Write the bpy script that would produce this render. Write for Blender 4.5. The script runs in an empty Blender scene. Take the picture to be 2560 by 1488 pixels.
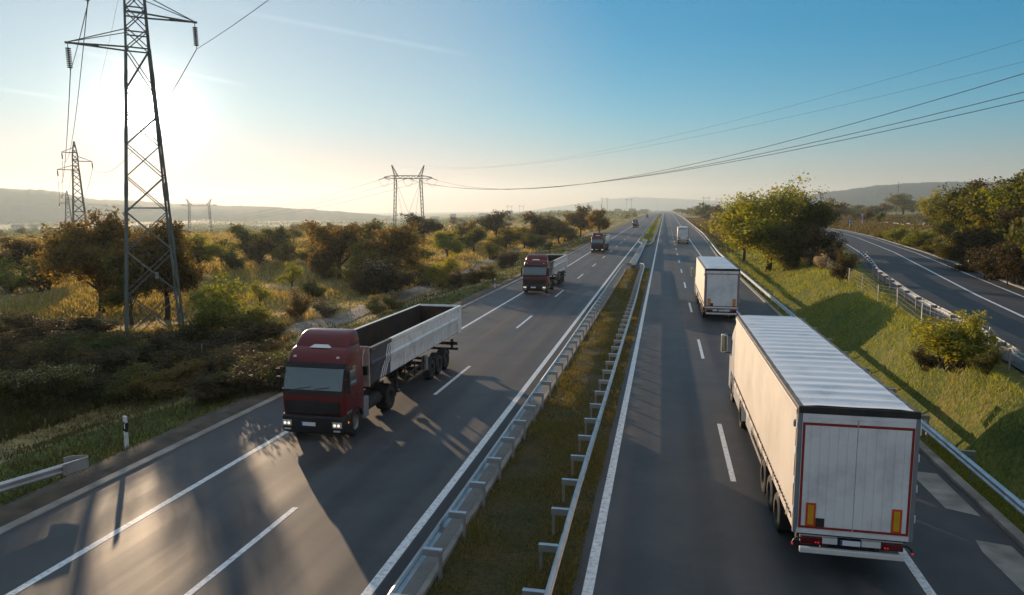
import bpy, bmesh, math, random
import numpy as np
from mathutils import Vector, Matrix

# ------------------------------------------------------------------ camera, sky, sun, exposure
SC = bpy.context.scene
COL = SC.collection
CH = 8.4                                   # camera height above the motorway
PITCH, YAW = math.radians(6.97), math.radians(11.85)
cam_d = bpy.data.cameras.new('camera')
cam = bpy.data.objects.new('camera', cam_d); COL.objects.link(cam)
cam_d.sensor_width = 36; cam_d.lens = 1800 * 36 / 2560
cam_d.clip_start = 0.1; cam_d.clip_end = 60000
cam.location = (0, 0, CH)
cam.rotation_euler = (math.pi / 2 - PITCH, 0, YAW)
SC.camera = cam

SUN_AZ, SUN_EL = math.radians(-38.2), math.radians(6.7)
SUN = Vector((math.sin(SUN_AZ) * math.cos(SUN_EL), math.cos(SUN_AZ) * math.cos(SUN_EL), math.sin(SUN_EL)))
CONTRAILS = [(Vector((-0.5382, 0.8072, 0.2425)), Vector((-0.2327, 0.9524, 0.1971)), 0.005, 0.9), (Vector((-0.6795, 0.7107, 0.1825)), Vector((-0.5039, 0.8503, 0.1519)), 0.004, 1.4), (Vector((-0.7338, 0.6661, 0.1337)), Vector((-0.6532, 0.7471, 0.1233)), 0.0035, 1.3)]
W = bpy.data.worlds.new('World'); SC.world = W; W.use_nodes = True
wn, wl = W.node_tree.nodes, W.node_tree.links
wn.clear()
w_out = wn.new('ShaderNodeOutputWorld'); w_bg = wn.new('ShaderNodeBackground')
sky = wn.new('ShaderNodeTexSky'); sky.sky_type = 'NISHITA'; sky.sun_disc = False
sky.sun_elevation = SUN_EL; sky.sun_rotation = SUN_AZ
sky.altitude = 100; sky.air_density = 1.0; sky.dust_density = 0.1; sky.ozone_density = 2.2
w_bg.inputs['Strength'].default_value = 0.10
# the sky's own colour (clear autumn blue) and the aureole of the hazy air close round the sun's direction
w_geo = wn.new('ShaderNodeTexCoord')
def wnode(kind, **k):
    n = wn.new(kind)
    for a, v in k.items(): setattr(n, a, v)
    return n
w_tint = wnode('ShaderNodeMix', data_type='RGBA', blend_type='MULTIPLY'); w_tint.inputs[0].default_value = 1.0
w_tint.inputs[7].default_value = (1.00, 1.36, 1.62, 1)
w_gam = wnode('ShaderNodeGamma'); w_gam.inputs[1].default_value = 0.60          # evens out zenith and horizon
wl.new(sky.outputs[0], w_gam.inputs[0]); wl.new(w_gam.outputs[0], w_tint.inputs[6])
w_dot = wnode('ShaderNodeVectorMath', operation='DOT_PRODUCT'); w_dot.inputs[1].default_value = SUN
w_nrm = wnode('ShaderNodeVectorMath', operation='NORMALIZE')
wl.new(w_geo.outputs['Generated'], w_nrm.inputs[0]); wl.new(w_nrm.outputs[0], w_dot.inputs[0])
w_pos = wnode('ShaderNodeMath', operation='MAXIMUM'); w_pos.inputs[1].default_value = 0.0
wl.new(w_dot.outputs['Value'], w_pos.inputs[0])
w_sat = wnode('ShaderNodeHueSaturation'); w_sr = wnode('ShaderNodeMapRange', interpolation_type='SMOOTHSTEP')                # away from the sun the twilight sky is paler
for k, v in zip((1, 2, 3, 4), (-0.1, 0.45, 0.55, 1.6)): w_sr.inputs[k].default_value = v
wl.new(w_dot.outputs['Value'], w_sr.inputs[0])
w_sep = wnode('ShaderNodeSeparateXYZ'); wl.new(w_nrm.outputs[0], w_sep.inputs[0])
w_s2 = wnode('ShaderNodeMapRange', interpolation_type='SMOOTHSTEP')
for k, v in zip((1, 2, 3, 4), (0.36, 0.8, 2.0, 0.35)): w_s2.inputs[k].default_value = v
wl.new(w_sep.outputs['Z'], w_s2.inputs[0])
w_mn = wnode('ShaderNodeMath', operation='MINIMUM'); wl.new(w_sr.outputs[0], w_mn.inputs[0]); wl.new(w_s2.outputs[0], w_mn.inputs[1])
w_s3 = wnode('ShaderNodeMapRange', interpolation_type='SMOOTHSTEP')
for k, v in zip((1, 2, 3, 4), (0.80, 0.985, 1.6, 0.95)): w_s3.inputs[k].default_value = v
wl.new(w_dot.outputs['Value'], w_s3.inputs[0])
w_m2 = wnode('ShaderNodeMath', operation='MINIMUM'); wl.new(w_mn.outputs[0], w_m2.inputs[0]); wl.new(w_s3.outputs[0], w_m2.inputs[1])
wl.new(w_m2.outputs[0], w_sat.inputs['Saturation'])
wl.new(w_tint.outputs[2], w_sat.inputs['Color'])
w_up = wnode('ShaderNodeMapRange', interpolation_type='SMOOTHSTEP')            # added gain on the unseen overhead sky, brightens roofs and doors
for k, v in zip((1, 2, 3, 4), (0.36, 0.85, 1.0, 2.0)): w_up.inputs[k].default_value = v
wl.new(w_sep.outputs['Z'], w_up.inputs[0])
w_lift = wnode('ShaderNodeVectorMath', operation='SCALE'); wl.new(w_sat.outputs[0], w_lift.inputs[0]); wl.new(w_up.outputs[0], w_lift.inputs['Scale'])
w_lo = wnode('ShaderNodeMapRange', interpolation_type='SMOOTHSTEP')            # dust low over the plain
for k, v in zip((1, 2, 3, 4), (0.0, 0.14, 1.0, 0.0)): w_lo.inputs[k].default_value = v
wl.new(w_sep.outputs['Z'], w_lo.inputs[0])
w_dust = wnode('ShaderNodeMix', data_type='RGBA', blend_type='MULTIPLY'); w_dust.inputs[7].default_value = (1.42, 0.68, 0.76, 1)
wl.new(w_lo.outputs[0], w_dust.inputs[0]); wl.new(w_lift.outputs[0], w_dust.inputs[6])
acc = w_dust.outputs[2]
def sky_dir(az, el): return Vector((math.sin(R_(az)) * math.cos(R_(el)), math.cos(R_(az)) * math.cos(R_(el)), math.sin(R_(el))))
R_ = math.radians
for a_dir, b_dir, wid, gain in CONTRAILS:                                       # contrails: thin bands across the sky
    nn = a_dir.cross(b_dir).normalized(); mm = (a_dir + b_dir).normalized(); half = a_dir.angle(b_dir) / 2
    d1 = wnode('ShaderNodeVectorMath', operation='DOT_PRODUCT'); d1.inputs[1].default_value = nn; wl.new(w_nrm.outputs[0], d1.inputs[0])
    ab = wnode('ShaderNodeMath', operation='ABSOLUTE'); wl.new(d1.outputs['Value'], ab.inputs[0])
    m1 = wnode('ShaderNodeMapRange', interpolation_type='SMOOTHSTEP'); wl.new(ab.outputs[0], m1.inputs[0])
    for k, v in zip((1, 2, 3, 4), (0.0, wid, gain, 0.0)): m1.inputs[k].default_value = v
    d2 = wnode('ShaderNodeVectorMath', operation='DOT_PRODUCT'); d2.inputs[1].default_value = mm; wl.new(w_nrm.outputs[0], d2.inputs[0])
    m2 = wnode('ShaderNodeMapRange', interpolation_type='SMOOTHSTEP'); wl.new(d2.outputs['Value'], m2.inputs[0])
    for k, v in zip((1, 2, 3, 4), (math.cos(half), math.cos(half * 0.45), 0.0, 1.0)): m2.inputs[k].default_value = v
    nz_ = wnode('ShaderNodeTexNoise'); nz_.inputs['Scale'].default_value = 22; nz_.inputs['Detail'].default_value = 4; wl.new(w_nrm.outputs[0], nz_.inputs['Vector'])
    m3 = wnode('ShaderNodeMath', operation='MULTIPLY'); wl.new(m1.outputs[0], m3.inputs[0]); wl.new(m2.outputs[0], m3.inputs[1])
    m4 = wnode('ShaderNodeMath', operation='MULTIPLY'); wl.new(m3.outputs[0], m4.inputs[0]); wl.new(nz_.outputs[0], m4.inputs[1])
    g_ = wnode('ShaderNodeVectorMath', operation='SCALE'); g_.inputs[0].default_value = (1, 0.97, 0.92); wl.new(m4.outputs[0], g_.inputs['Scale'])
    a_ = wnode('ShaderNodeVectorMath', operation='ADD'); wl.new(acc, a_.inputs[0]); wl.new(g_.outputs[0], a_.inputs[1]); acc = a_.outputs[0]
for power, gain, colr in ((3500.0, 90.0, (1.0, 0.95, 0.86)), (600.0, 5.0, (1.0, 0.92, 0.78)), (80.0, 0.9, (1.0, 0.86, 0.68)), (16.0, 0.25, (1.0, 0.84, 0.66))):
    p_ = wnode('ShaderNodeMath', operation='POWER'); p_.inputs[1].default_value = power; wl.new(w_pos.outputs[0], p_.inputs[0])
    g_ = wnode('ShaderNodeVectorMath', operation='SCALE'); g_.inputs[0].default_value = [c * gain for c in colr]; wl.new(p_.outputs[0], g_.inputs['Scale'])
    a_ = wnode('ShaderNodeVectorMath', operation='ADD'); wl.new(acc, a_.inputs[0]); wl.new(g_.outputs[0], a_.inputs[1]); acc = a_.outputs[0]
wl.new(acc, w_bg.inputs['Color']); wl.new(w_bg.outputs[0], w_out.inputs[0])

sun_d = bpy.data.lights.new('sun', 'SUN'); sun_o = bpy.data.objects.new('sun', sun_d); COL.objects.link(sun_o)
sun_d.energy = 4.6; sun_d.angle = math.radians(0.5); sun_d.color = (1.0, 0.72, 0.46)
sun_o.rotation_euler = SUN.to_track_quat('Z', 'Y').to_euler()

SC.view_settings.view_transform = 'Standard'; SC.view_settings.look = 'None'
SC.view_settings.exposure = 0.6; SC.view_settings.gamma = 1.0
SC.cycles.max_bounces = 6; SC.cycles.diffuse_bounces = 3; SC.cycles.glossy_bounces = 3
SC.cycles.transmission_bounces = 3; SC.cycles.volume_bounces = 0; SC.cycles.transparent_max_bounces = 4
SC.cycles.use_denoising = True; SC.cycles.sample_clamp_indirect = 4.0
HAZE_DENSITY, HAZE_ANISO = 0.00014, 0.42

# ------------------------------------------------------------------ helpers
RNG = np.random.default_rng(7)
random.seed(7)
R = math.radians

def tag(o, label=None, cat=None, group=None, kind=None):
    if label: o['label'] = label
    if cat: o['category'] = cat
    if group: o['group'] = group
    if kind: o['kind'] = kind
    return o

def empty(name, loc, rz=0):
    o = bpy.data.objects.new(name, None); COL.objects.link(o)
    o.location = loc; o.rotation_euler = (0, 0, rz); o.empty_display_size = 0.3
    return o

def copy_tree(o, kids, parent=None):
    c = o.copy(); COL.objects.link(c)
    if parent: c.parent = parent
    for ch in kids.get(o, ()): copy_tree(ch, kids, c)
    return c

def kids_map(root):
    m = {}
    for o in bpy.data.objects:
        if o.parent: m.setdefault(o.parent, []).append(o)
    return m

class MB:
    """collects geometry, links it as ONE mesh object"""
    def __init__(s): s.v = []; s.f = []; s.m = []
    def add(s, vs, fs, m=0):
        b = len(s.v); s.v += [tuple(p) for p in vs]
        for f in fs: s.f.append([b + i for i in f]); s.m.append(m)
    def box(s, x0, x1, y0, y1, z0, z1, m=0, mat=None):
        vs = [Vector((x, y, z)) for x in (x0, x1) for y in (y0, y1) for z in (z0, z1)]
        if mat: vs = [mat @ p for p in vs]
        s.add(vs, [(0, 1, 3, 2), (4, 6, 7, 5), (0, 4, 5, 1), (2, 3, 7, 6), (0, 2, 6, 4), (1, 5, 7, 3)], m)
    def hexa(s, lo, hi, m=0):           # two quads -> solid
        s.add(list(lo) + list(hi), [(3, 2, 1, 0), (4, 5, 6, 7), (0, 1, 5, 4), (1, 2, 6, 5), (2, 3, 7, 6), (3, 0, 4, 7)], m)
    def bar(s, p, q, w, h=None, m=0):
        p, q = Vector(p), Vector(q); h = h or w
        d = (q - p)
        if d.length < 1e-6: return
        d.normalize()
        u = d.cross(Vector((0, 0, 1)))
        if u.length < 0.05: u = d.cross(Vector((0, 1, 0)))
        u.normalize(); t = u.cross(d)
        o = [u * a * w / 2 + t * b * h / 2 for a, b in ((-1, -1), (1, -1), (1, 1), (-1, 1))]
        s.hexa([p + k for k in o], [q + k for k in o], m)
    def tube(s, pts, r, n=6, m=0, cap=True):
        pts = [Vector(p) for p in pts]
        rs = r if isinstance(r, (list, tuple)) else [r] * len(pts)
        b = len(s.v); up = None
        for i, p in enumerate(pts):
            d = (pts[min(i + 1, len(pts) - 1)] - pts[max(i - 1, 0)])
            d = d.normalized() if d.length > 0 else Vector((0, 0, 1))
            u = d.cross(Vector((0, 0, 1)) if abs(d.z) < 0.9 else Vector((0, 1, 0))).normalized()
            if up is not None and u.dot(up) < 0: u = -u
            up = u; t = u.cross(d)
            for k in range(n):
                a = 2 * math.pi * k / n
                s.v.append(tuple(p + (u * math.cos(a) + t * math.sin(a)) * rs[i]))
        for i in range(len(pts) - 1):
            for k in range(n):
                a, c = b + i * n + k, b + i * n + (k + 1) % n
                s.f.append([a, c, c + n, a + n]); s.m.append(m)
        if cap:
            s.f.append([b + k for k in range(n)][::-1]); s.m.append(m)
            e = b + (len(pts) - 1) * n
            s.f.append([e + k for k in range(n)]); s.m.append(m)
    def loft(s, rings, m=0, cap=True):
        n = len(rings[0]); b = len(s.v)
        for r in rings: s.v += [tuple(p) for p in r]
        for i in range(len(rings) - 1):
            for k in range(n):
                a, c = b + i * n + k, b + i * n + (k + 1) % n
                s.f.append([a, c, c + n, a + n]); s.m.append(m)
        if cap:
            s.f.append([b + k for k in range(n)][::-1]); s.m.append(m)
            e = b + (len(rings) - 1) * n
            s.f.append([e + k for k in range(n)]); s.m.append(m)
    def lathe_x(s, prof, c, n=20, m=0):    # prof: (x, r) about the X axis through c
        b = len(s.v)
        for x, r in prof:
            for k in range(n):
                a = 2 * math.pi * k / n
                s.v.append((c[0] + x, c[1] + r * math.cos(a), c[2] + r * math.sin(a)))
        for i in range(len(prof) - 1):
            for k in range(n):
                a, d = b + i * n + k, b + i * n + (k + 1) % n
                s.f.append([a, d, d + n, a + n]); s.m.append(m)
    def sheet(s, rows, m=0):               # grid of points
        b = len(s.v); n = len(rows[0])
        for r in rows: s.v += [tuple(p) for p in r]
        for i in range(len(rows) - 1):
            for k in range(n - 1):
                a = b + i * n + k
                s.f.append([a, a + 1, a + n + 1, a + n]); s.m.append(m)
    def sweep(s, prof, path, m=0, closed=True):   # prof: (n, z); path: (x, y, z), n points to the left of travel
        rows = []
        P = [Vector(p) for p in path]
        for i, p in enumerate(P):
            d = P[min(i + 1, len(P) - 1)] - P[max(i - 1, 0)]; d.z = 0; d.normalize()
            l = Vector((-d.y, d.x, 0))
            rows.append([p + l * a + Vector((0, 0, z)) for a, z in prof])
        if closed: s.loft(rows, m)
        else: s.sheet(rows, m)
    def build(s, name, mats, parent=None, smooth=None, bevel=0, fix=True):
        me = bpy.data.meshes.new(name)
        me.from_pydata(s.v, [], s.f)
        for mt in (mats if isinstance(mats, (list, tuple)) else [mats]): me.materials.append(mt)
        if any(s.m): me.polygons.foreach_set('material_index', s.m)
        if fix:
            bm = bmesh.new(); bm.from_mesh(me)
            bmesh.ops.recalc_face_normals(bm, faces=bm.faces); bm.to_mesh(me); bm.free()
        if smooth:
            me.shade_smooth(); me.set_sharp_from_angle(angle=R(smooth))
        me.update()
        o = bpy.data.objects.new(name, me); COL.objects.link(o)
        if parent: o.parent = parent
        if bevel:
            bv = o.modifiers.new('bevel', 'BEVEL'); bv.width = bevel; bv.segments = 2; bv.limit_method = 'ANGLE'; bv.angle_limit = R(40)
        return o

def quads_mesh(name, V, mats):
    """V: (N,4,3) array of loose quads -> mesh"""
    n = len(V); me = bpy.data.meshes.new(name)
    me.vertices.add(n * 4); me.vertices.foreach_set('co', np.ascontiguousarray(V, np.float32).ravel())
    me.loops.add(n * 4); me.loops.foreach_set('vertex_index', np.arange(n * 4, dtype=np.int32))
    me.polygons.add(n); me.polygons.foreach_set('loop_start', np.arange(0, n * 4, 4, dtype=np.int32))
    try: me.polygons.foreach_set('loop_total', np.full(n, 4, np.int32))
    except Exception: pass
    for mt in mats: me.materials.append(mt)
    me.update(calc_edges=True); me.validate()
    return me

def link_mesh(name, me, parent=None):
    o = bpy.data.objects.new(name, me); COL.objects.link(o)
    if parent: o.parent = parent
    return o

# ------------------------------------------------------------------ materials
def nodes(m):
    m.use_nodes = True
    return m.node_tree.nodes, m.node_tree.links, m.node_tree.nodes['Principled BSDF']

def mat(name, col, rough=0.6, metal=0.0, var=0.12, scale=3.0, bump=0.0, bscale=40.0, spec=0.5, emit=None, estr=0, coat=0.0, dirt=None, dscale=1.2):
    m = bpy.data.materials.new(name); n, l, b = nodes(m)
    b.inputs['Roughness'].default_value = rough; b.inputs['Metallic'].default_value = metal
    b.inputs['Specular IOR Level'].default_value = spec; b.inputs['Coat Weight'].default_value = coat
    tc = n.new('ShaderNodeTexCoord')
    nz = n.new('ShaderNodeTexNoise'); nz.inputs['Scale'].default_value = scale; nz.inputs['Detail'].default_value = 5
    l.new(tc.outputs['Object'], nz.inputs['Vector'])
    mr = n.new('ShaderNodeMapRange'); mr.inputs[1].default_value = 0.3; mr.inputs[2].default_value = 0.7
    mr.inputs[3].default_value = 1 - var; mr.inputs[4].default_value = 1 + var
    l.new(nz.outputs[0], mr.inputs[0])
    mx = n.new('ShaderNodeMix'); mx.data_type = 'RGBA'; mx.blend_type = 'MULTIPLY'; mx.inputs[0].default_value = 1
    mx.inputs[6].default_value = (*col, 1); l.new(mr.outputs[0], mx.inputs[7])
    out = mx.outputs[2]
    if dirt:
        n2 = n.new('ShaderNodeTexNoise'); n2.inputs['Scale'].default_value = dscale; n2.inputs['Detail'].default_value = 8; n2.inputs['Roughness'].default_value = 0.65
        l.new(tc.outputs['Object'], n2.inputs['Vector'])
        r2 = n.new('ShaderNodeMapRange'); r2.inputs[1].default_value = 0.48; r2.inputs[2].default_value = 0.72; r2.inputs[3].default_value = 0; r2.inputs[4].default_value = 0.75
        l.new(n2.outputs[0], r2.inputs[0])
        m2 = n.new('ShaderNodeMix'); m2.data_type = 'RGBA'; l.new(r2.outputs[0], m2.inputs[0]); l.new(out, m2.inputs[6]); m2.inputs[7].default_value = (*dirt, 1)
        out = m2.outputs[2]
    l.new(out, b.inputs['Base Color'])
    if bump:
        nb = n.new('ShaderNodeTexNoise'); nb.inputs['Scale'].default_value = bscale; nb.inputs['Detail'].default_value = 4
        l.new(tc.outputs['Object'], nb.inputs['Vector'])
        bp = n.new('ShaderNodeBump'); bp.inputs['Strength'].default_value = bump; bp.inputs['Distance'].default_value = 0.02
        l.new(nb.outputs[0], bp.inputs['Height']); l.new(bp.outputs[0], b.inputs['Normal'])
    if emit:
        b.inputs['Emission Color'].default_value = (*emit, 1); b.inputs['Emission Strength'].default_value = estr
    return m

def ramp_mat(name, stops, scale, rough=0.9, detail=8, bump=0.3, bscale=6.0, second=None, dist=0.05, fine=None):
    m = bpy.data.materials.new(name); n, l, b = nodes(m)
    b.inputs['Roughness'].default_value = rough; b.inputs['Specular IOR Level'].default_value = 0.15
    g = n.new('ShaderNodeNewGeometry')
    nz = n.new('ShaderNodeTexNoise'); nz.inputs['Scale'].default_value = scale; nz.inputs['Detail'].default_value = detail; nz.inputs['Roughness'].default_value = 0.68
    l.new(g.outputs['Position'], nz.inputs['Vector'])
    rp = n.new('ShaderNodeValToRGB'); e = rp.color_ramp.elements
    while len(e) < len(stops): e.new(0.5)
    for k, (p, c) in enumerate(stops): e[k].position = p; e[k].color = (*c, 1)
    l.new(nz.outputs[0], rp.inputs[0]); out = rp.outputs[0]
    if fine:
        nf = n.new('ShaderNodeTexNoise'); nf.inputs['Scale'].default_value = fine; nf.inputs['Detail'].default_value = 3
        l.new(g.outputs['Position'], nf.inputs['Vector'])
        mr = n.new('ShaderNodeMapRange'); mr.inputs[1].default_value = 0.3; mr.inputs[2].default_value = 0.7; mr.inputs[3].default_value = 0.6; mr.inputs[4].default_value = 1.4
        l.new(nf.outputs[0], mr.inputs[0])
        mx = n.new('ShaderNodeMix'); mx.data_type = 'RGBA'; mx.blend_type = 'MULTIPLY'; mx.inputs[0].default_value = 1
        l.new(out, mx.inputs[6]); l.new(mr.outputs[0], mx.inputs[7]); out = mx.outputs[2]
    l.new(out, b.inputs['Base Color'])
    nb = n.new('ShaderNodeTexNoise'); nb.inputs['Scale'].default_value = bscale; nb.inputs['Detail'].default_value = 6
    l.new(g.outputs['Position'], nb.inputs['Vector'])
    bp = n.new('ShaderNodeBump'); bp.inputs['Strength'].default_value = bump; bp.inputs['Distance'].default_value = dist
    l.new(nb.outputs[0], bp.inputs['Height']); l.new(bp.outputs[0], b.inputs['Normal'])
    return m

def leaf_mat(name, cols, trans=0.58, gloss=0.06):
    """cols: palette; each leaf picks from it, each plant leans to one side of it"""
    m = bpy.data.materials.new(name); m.use_nodes = True
    n, l = m.node_tree.nodes, m.node_tree.links; n.clear()
    out = n.new('ShaderNodeOutputMaterial'); g = n.new('ShaderNodeNewGeometry'); oi = n.new('ShaderNodeObjectInfo')
    mx = n.new('ShaderNodeMath'); mx.operation = 'MULTIPLY_ADD'; mx.inputs[1].default_value = 0.55
    m2 = n.new('ShaderNodeMath'); m2.operation = 'MULTIPLY'; m2.inputs[1].default_value = 0.45
    l.new(oi.outputs['Random'], m2.inputs[0]); l.new(g.outputs['Random Per Island'], mx.inputs[0]); l.new(m2.outputs[0], mx.inputs[2])
    rp = n.new('ShaderNodeValToRGB'); e = rp.color_ramp.elements
    while len(e) < len(cols): e.new(0.5)
    for k, c in enumerate(cols): e[k].position = k / (len(cols) - 1); e[k].color = (*c, 1)
    l.new(mx.outputs[0], rp.inputs[0])
    d = n.new('ShaderNodeBsdfDiffuse'); t = n.new('ShaderNodeBsdfTranslucent'); mi = n.new('ShaderNodeMixShader'); mi.inputs[0].default_value = trans
    br = n.new('ShaderNodeMix'); br.data_type = 'RGBA'; br.blend_type = 'MULTIPLY'; br.inputs[0].default_value = 1; br.inputs[7].default_value = (2.1, 1.8, 0.9, 1)
    l.new(rp.outputs[0], br.inputs[6])
    l.new(rp.outputs[0], d.inputs[0]); l.new(br.outputs[2], t.inputs[0]); l.new(d.outputs[0], mi.inputs[1]); l.new(t.outputs[0], mi.inputs[2])
    gl = n.new('ShaderNodeBsdfGlossy'); gl.inputs['Roughness'].default_value = 0.45; gl.inputs['Color'].default_value = (0.5, 0.5, 0.45, 1)
    m3 = n.new('ShaderNodeMixShader'); m3.inputs[0].default_value = gloss
    l.new(mi.outputs[0], m3.inputs[1]); l.new(gl.outputs[0], m3.inputs[2]); l.new(m3.outputs[0], out.inputs[0])
    return m

def asphalt(name, a, b_, rough=0.62, tracks=()):
    m = bpy.data.materials.new(name); n, l, b = nodes(m)
    g = n.new('ShaderNodeNewGeometry')
    b.inputs['Roughness'].default_value = rough; b.inputs['Specular IOR Level'].default_value = 0.4
    mp = n.new('ShaderNodeMapping'); mp.inputs['Scale'].default_value = (0.9, 0.03, 1); l.new(g.outputs['Position'], mp.inputs[0])
    streak = n.new('ShaderNodeTexNoise'); streak.inputs['Scale'].default_value = 1.0; streak.inputs['Detail'].default_value = 6; l.new(mp.outputs[0], streak.inputs['Vector'])
    blot = n.new('ShaderNodeTexNoise'); blot.inputs['Scale'].default_value = 0.35; blot.inputs['Detail'].default_value = 9; blot.inputs['Roughness'].default_value = 0.7; l.new(g.outputs['Position'], blot.inputs['Vector'])
    grain = n.new('ShaderNodeTexNoise'); grain.inputs['Scale'].default_value = 38; grain.inputs['Detail'].default_value = 3; l.new(g.outputs['Position'], grain.inputs['Vector'])
    ad = n.new('ShaderNodeMath'); ad.operation = 'ADD'; l.new(streak.outputs[0], ad.inputs[0]); l.new(blot.outputs[0], ad.inputs[1])
    a2 = n.new('ShaderNodeMath'); a2.operation = 'MULTIPLY_ADD'; a2.inputs[1].default_value = 0.7; l.new(grain.outputs[0], a2.inputs[0]); l.new(ad.outputs[0], a2.inputs[2])
    rp = n.new('ShaderNodeMapRange'); rp.inputs[1].default_value = 1.08; rp.inputs[2].default_value = 1.62; l.new(a2.outputs[0], rp.inputs[0])
    mx = n.new('ShaderNodeMix'); mx.data_type = 'RGBA'; mx.inputs[6].default_value = (*a, 1); mx.inputs[7].default_value = (*b_, 1); l.new(rp.outputs[0], mx.inputs[0])
    out = mx.outputs[2]
    if tracks:                                  # tyre-worn bands along each lane, oil between them
        sp = n.new('ShaderNodeSeparateXYZ'); l.new(g.outputs['Position'], sp.inputs[0]); acc = None
        wob = n.new('ShaderNodeMath'); wob.operation = 'MULTIPLY_ADD'; wob.inputs[1].default_value = 0.5; l.new(blot.outputs[0], wob.inputs[0]); l.new(sp.outputs['X'], wob.inputs[2])
        for c in tracks:
            cm = n.new('ShaderNodeMath'); cm.operation = 'COMPARE'
            sb = n.new('ShaderNodeMath'); sb.operation = 'SUBTRACT'; sb.inputs[1].default_value = c + 0.25; l.new(wob.outputs[0], sb.inputs[0])
            ab = n.new('ShaderNodeMath'); ab.operation = 'ABSOLUTE'; l.new(sb.outputs[0], ab.inputs[0])
            mr = n.new('ShaderNodeMapRange'); mr.interpolation_type = 'SMOOTHSTEP'; mr.inputs[1].default_value = 0.12; mr.inputs[2].default_value = 0.55; mr.inputs[3].default_value = 1; mr.inputs[4].default_value = 0
            l.new(ab.outputs[0], mr.inputs[0]); n.remove(cm)
            if acc is None: acc = mr.outputs[0]
            else:
                ad3 = n.new('ShaderNodeMath'); ad3.operation = 'ADD'; l.new(acc, ad3.inputs[0]); l.new(mr.outputs[0], ad3.inputs[1]); acc = ad3.outputs[0]
        tm = n.new('ShaderNodeMath'); tm.operation = 'MULTIPLY'; l.new(acc, tm.inputs[0]); l.new(streak.outputs[0], tm.inputs[1])
        dk = n.new('ShaderNodeMix'); dk.data_type = 'RGBA'; dk.blend_type = 'MULTIPLY'; dk.inputs[7].default_value = (0.55, 0.55, 0.56, 1)
        l.new(tm.outputs[0], dk.inputs[0]); l.new(out, dk.inputs[6]); out = dk.outputs[2]
    l.new(out, b.inputs['Base Color'])
    r2 = n.new('ShaderNodeMapRange'); r2.inputs[1].default_value = 0.3; r2.inputs[2].default_value = 0.7; r2.inputs[3].default_value = rough - 0.08; r2.inputs[4].default_value = rough + 0.12
    l.new(streak.outputs[0], r2.inputs[0]); l.new(r2.outputs[0], b.inputs['Roughness'])
    bp = n.new('ShaderNodeBump'); bp.inputs['Strength'].default_value = 0.35; bp.inputs['Distance'].default_value = 0.006; l.new(grain.outputs[0], bp.inputs['Height']); l.new(bp.outputs[0], b.inputs['Normal'])
    return m

M = {}
M['asphalt'] = asphalt('asphalt', (0.034, 0.034, 0.036), (0.086, 0.083, 0.082), tracks=(-13.0, -11.1, -9.05, -7.15, -0.55, 1.35, 3.3, 5.2))
M['ramp_asphalt'] = asphalt('ramp_asphalt', (0.022, 0.023, 0.026), (0.050, 0.050, 0.052), 0.7)
M['paint'] = mat('road_paint', (0.76, 0.76, 0.75), 0.6, var=0.14, scale=9, dirt=(0.16, 0.155, 0.15), dscale=7.0)
M['concrete'] = mat('kerb_concrete', (0.30, 0.28, 0.25), 0.9, var=0.3, scale=1.2, bump=0.4, bscale=25, dirt=(0.12, 0.10, 0.08), dscale=0.7)
M['pave'] = mat('paving_slab', (0.20, 0.19, 0.175), 0.9, var=0.3, scale=0.8, bump=0.3, bscale=18, dirt=(0.08, 0.07, 0.055), dscale=0.8)
M['dirt_track'] = ramp_mat('dirt_track', [(0.3, (0.20, 0.17, 0.14)), (0.55, (0.30, 0.26, 0.22)), (0.75, (0.16, 0.15, 0.08))], 0.5, bump=0.4)
M['zinc'] = mat('galvanised_steel', (0.50, 0.51, 0.52), 0.38, 0.75, var=0.15, scale=2.0, dirt=(0.30, 0.27, 0.23), dscale=1.5)
M['zinc_dark'] = mat('weathered_steel', (0.20, 0.20, 0.20), 0.6, 0.5, var=0.25, scale=1.0)
M['pylon'] = mat('pylon_steel', (0.13, 0.15, 0.135), 0.6, 0.3, var=0.2, scale=0.7)
M['glass_ins'] = mat('insulator_glaze', (0.022, 0.016, 0.012), 0.6, 0, var=0.1, spec=0.2)
M['cable'] = mat('cable', (0.10, 0.10, 0.10), 0.5, 0.6)
M['wood'] = mat('pole_wood', (0.10, 0.075, 0.055), 0.9, var=0.3, scale=2, bump=0.4)
M['bark'] = mat('bark', (0.060, 0.045, 0.034), 0.95, var=0.35, scale=4, bump=0.6, bscale=14)
M['red'] = mat('red_paint', (0.120, 0.007, 0.010), 0.32, 0.0, var=0.08, scale=0.8, spec=0.35, coat=0.2)
M['black'] = mat('black_plastic', (0.012, 0.012, 0.012), 0.5, var=0.2, spec=0.4)
M['chassis'] = mat('chassis_black', (0.018, 0.016, 0.015), 0.75, var=0.3, scale=1.5, dirt=(0.06, 0.048, 0.036), dscale=1.5)
M['rubber'] = mat('tyre_rubber', (0.020, 0.019, 0.018), 0.85, var=0.25, scale=5, dirt=(0.06, 0.052, 0.043), dscale=3)
M['rim'] = mat('wheel_rim', (0.25, 0.24, 0.23), 0.5, 0.6, var=0.2)
M['rim_dark'] = mat('wheel_rim_dark', (0.03, 0.028, 0.027), 0.6, 0.3, var=0.3)
M['glass'] = mat('windscreen_glass', (0.028, 0.070, 0.085), 0.04, 0, var=0.05, spec=1.0)
M['glass'].node_tree.nodes['Principled BSDF'].inputs['IOR'].default_value = 1.75
M['lamp'] = mat('headlamp', (0.8, 0.8, 0.75), 0.2, emit=(1, 0.80, 0.55), estr=0.7)
M['lens'] = mat('lamp_glass', (0.5, 0.5, 0.5), 0.1, spec=1.0)
M['tail'] = mat('tail_lamp', (0.10, 0.004, 0.006), 0.25, var=0.05)
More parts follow.
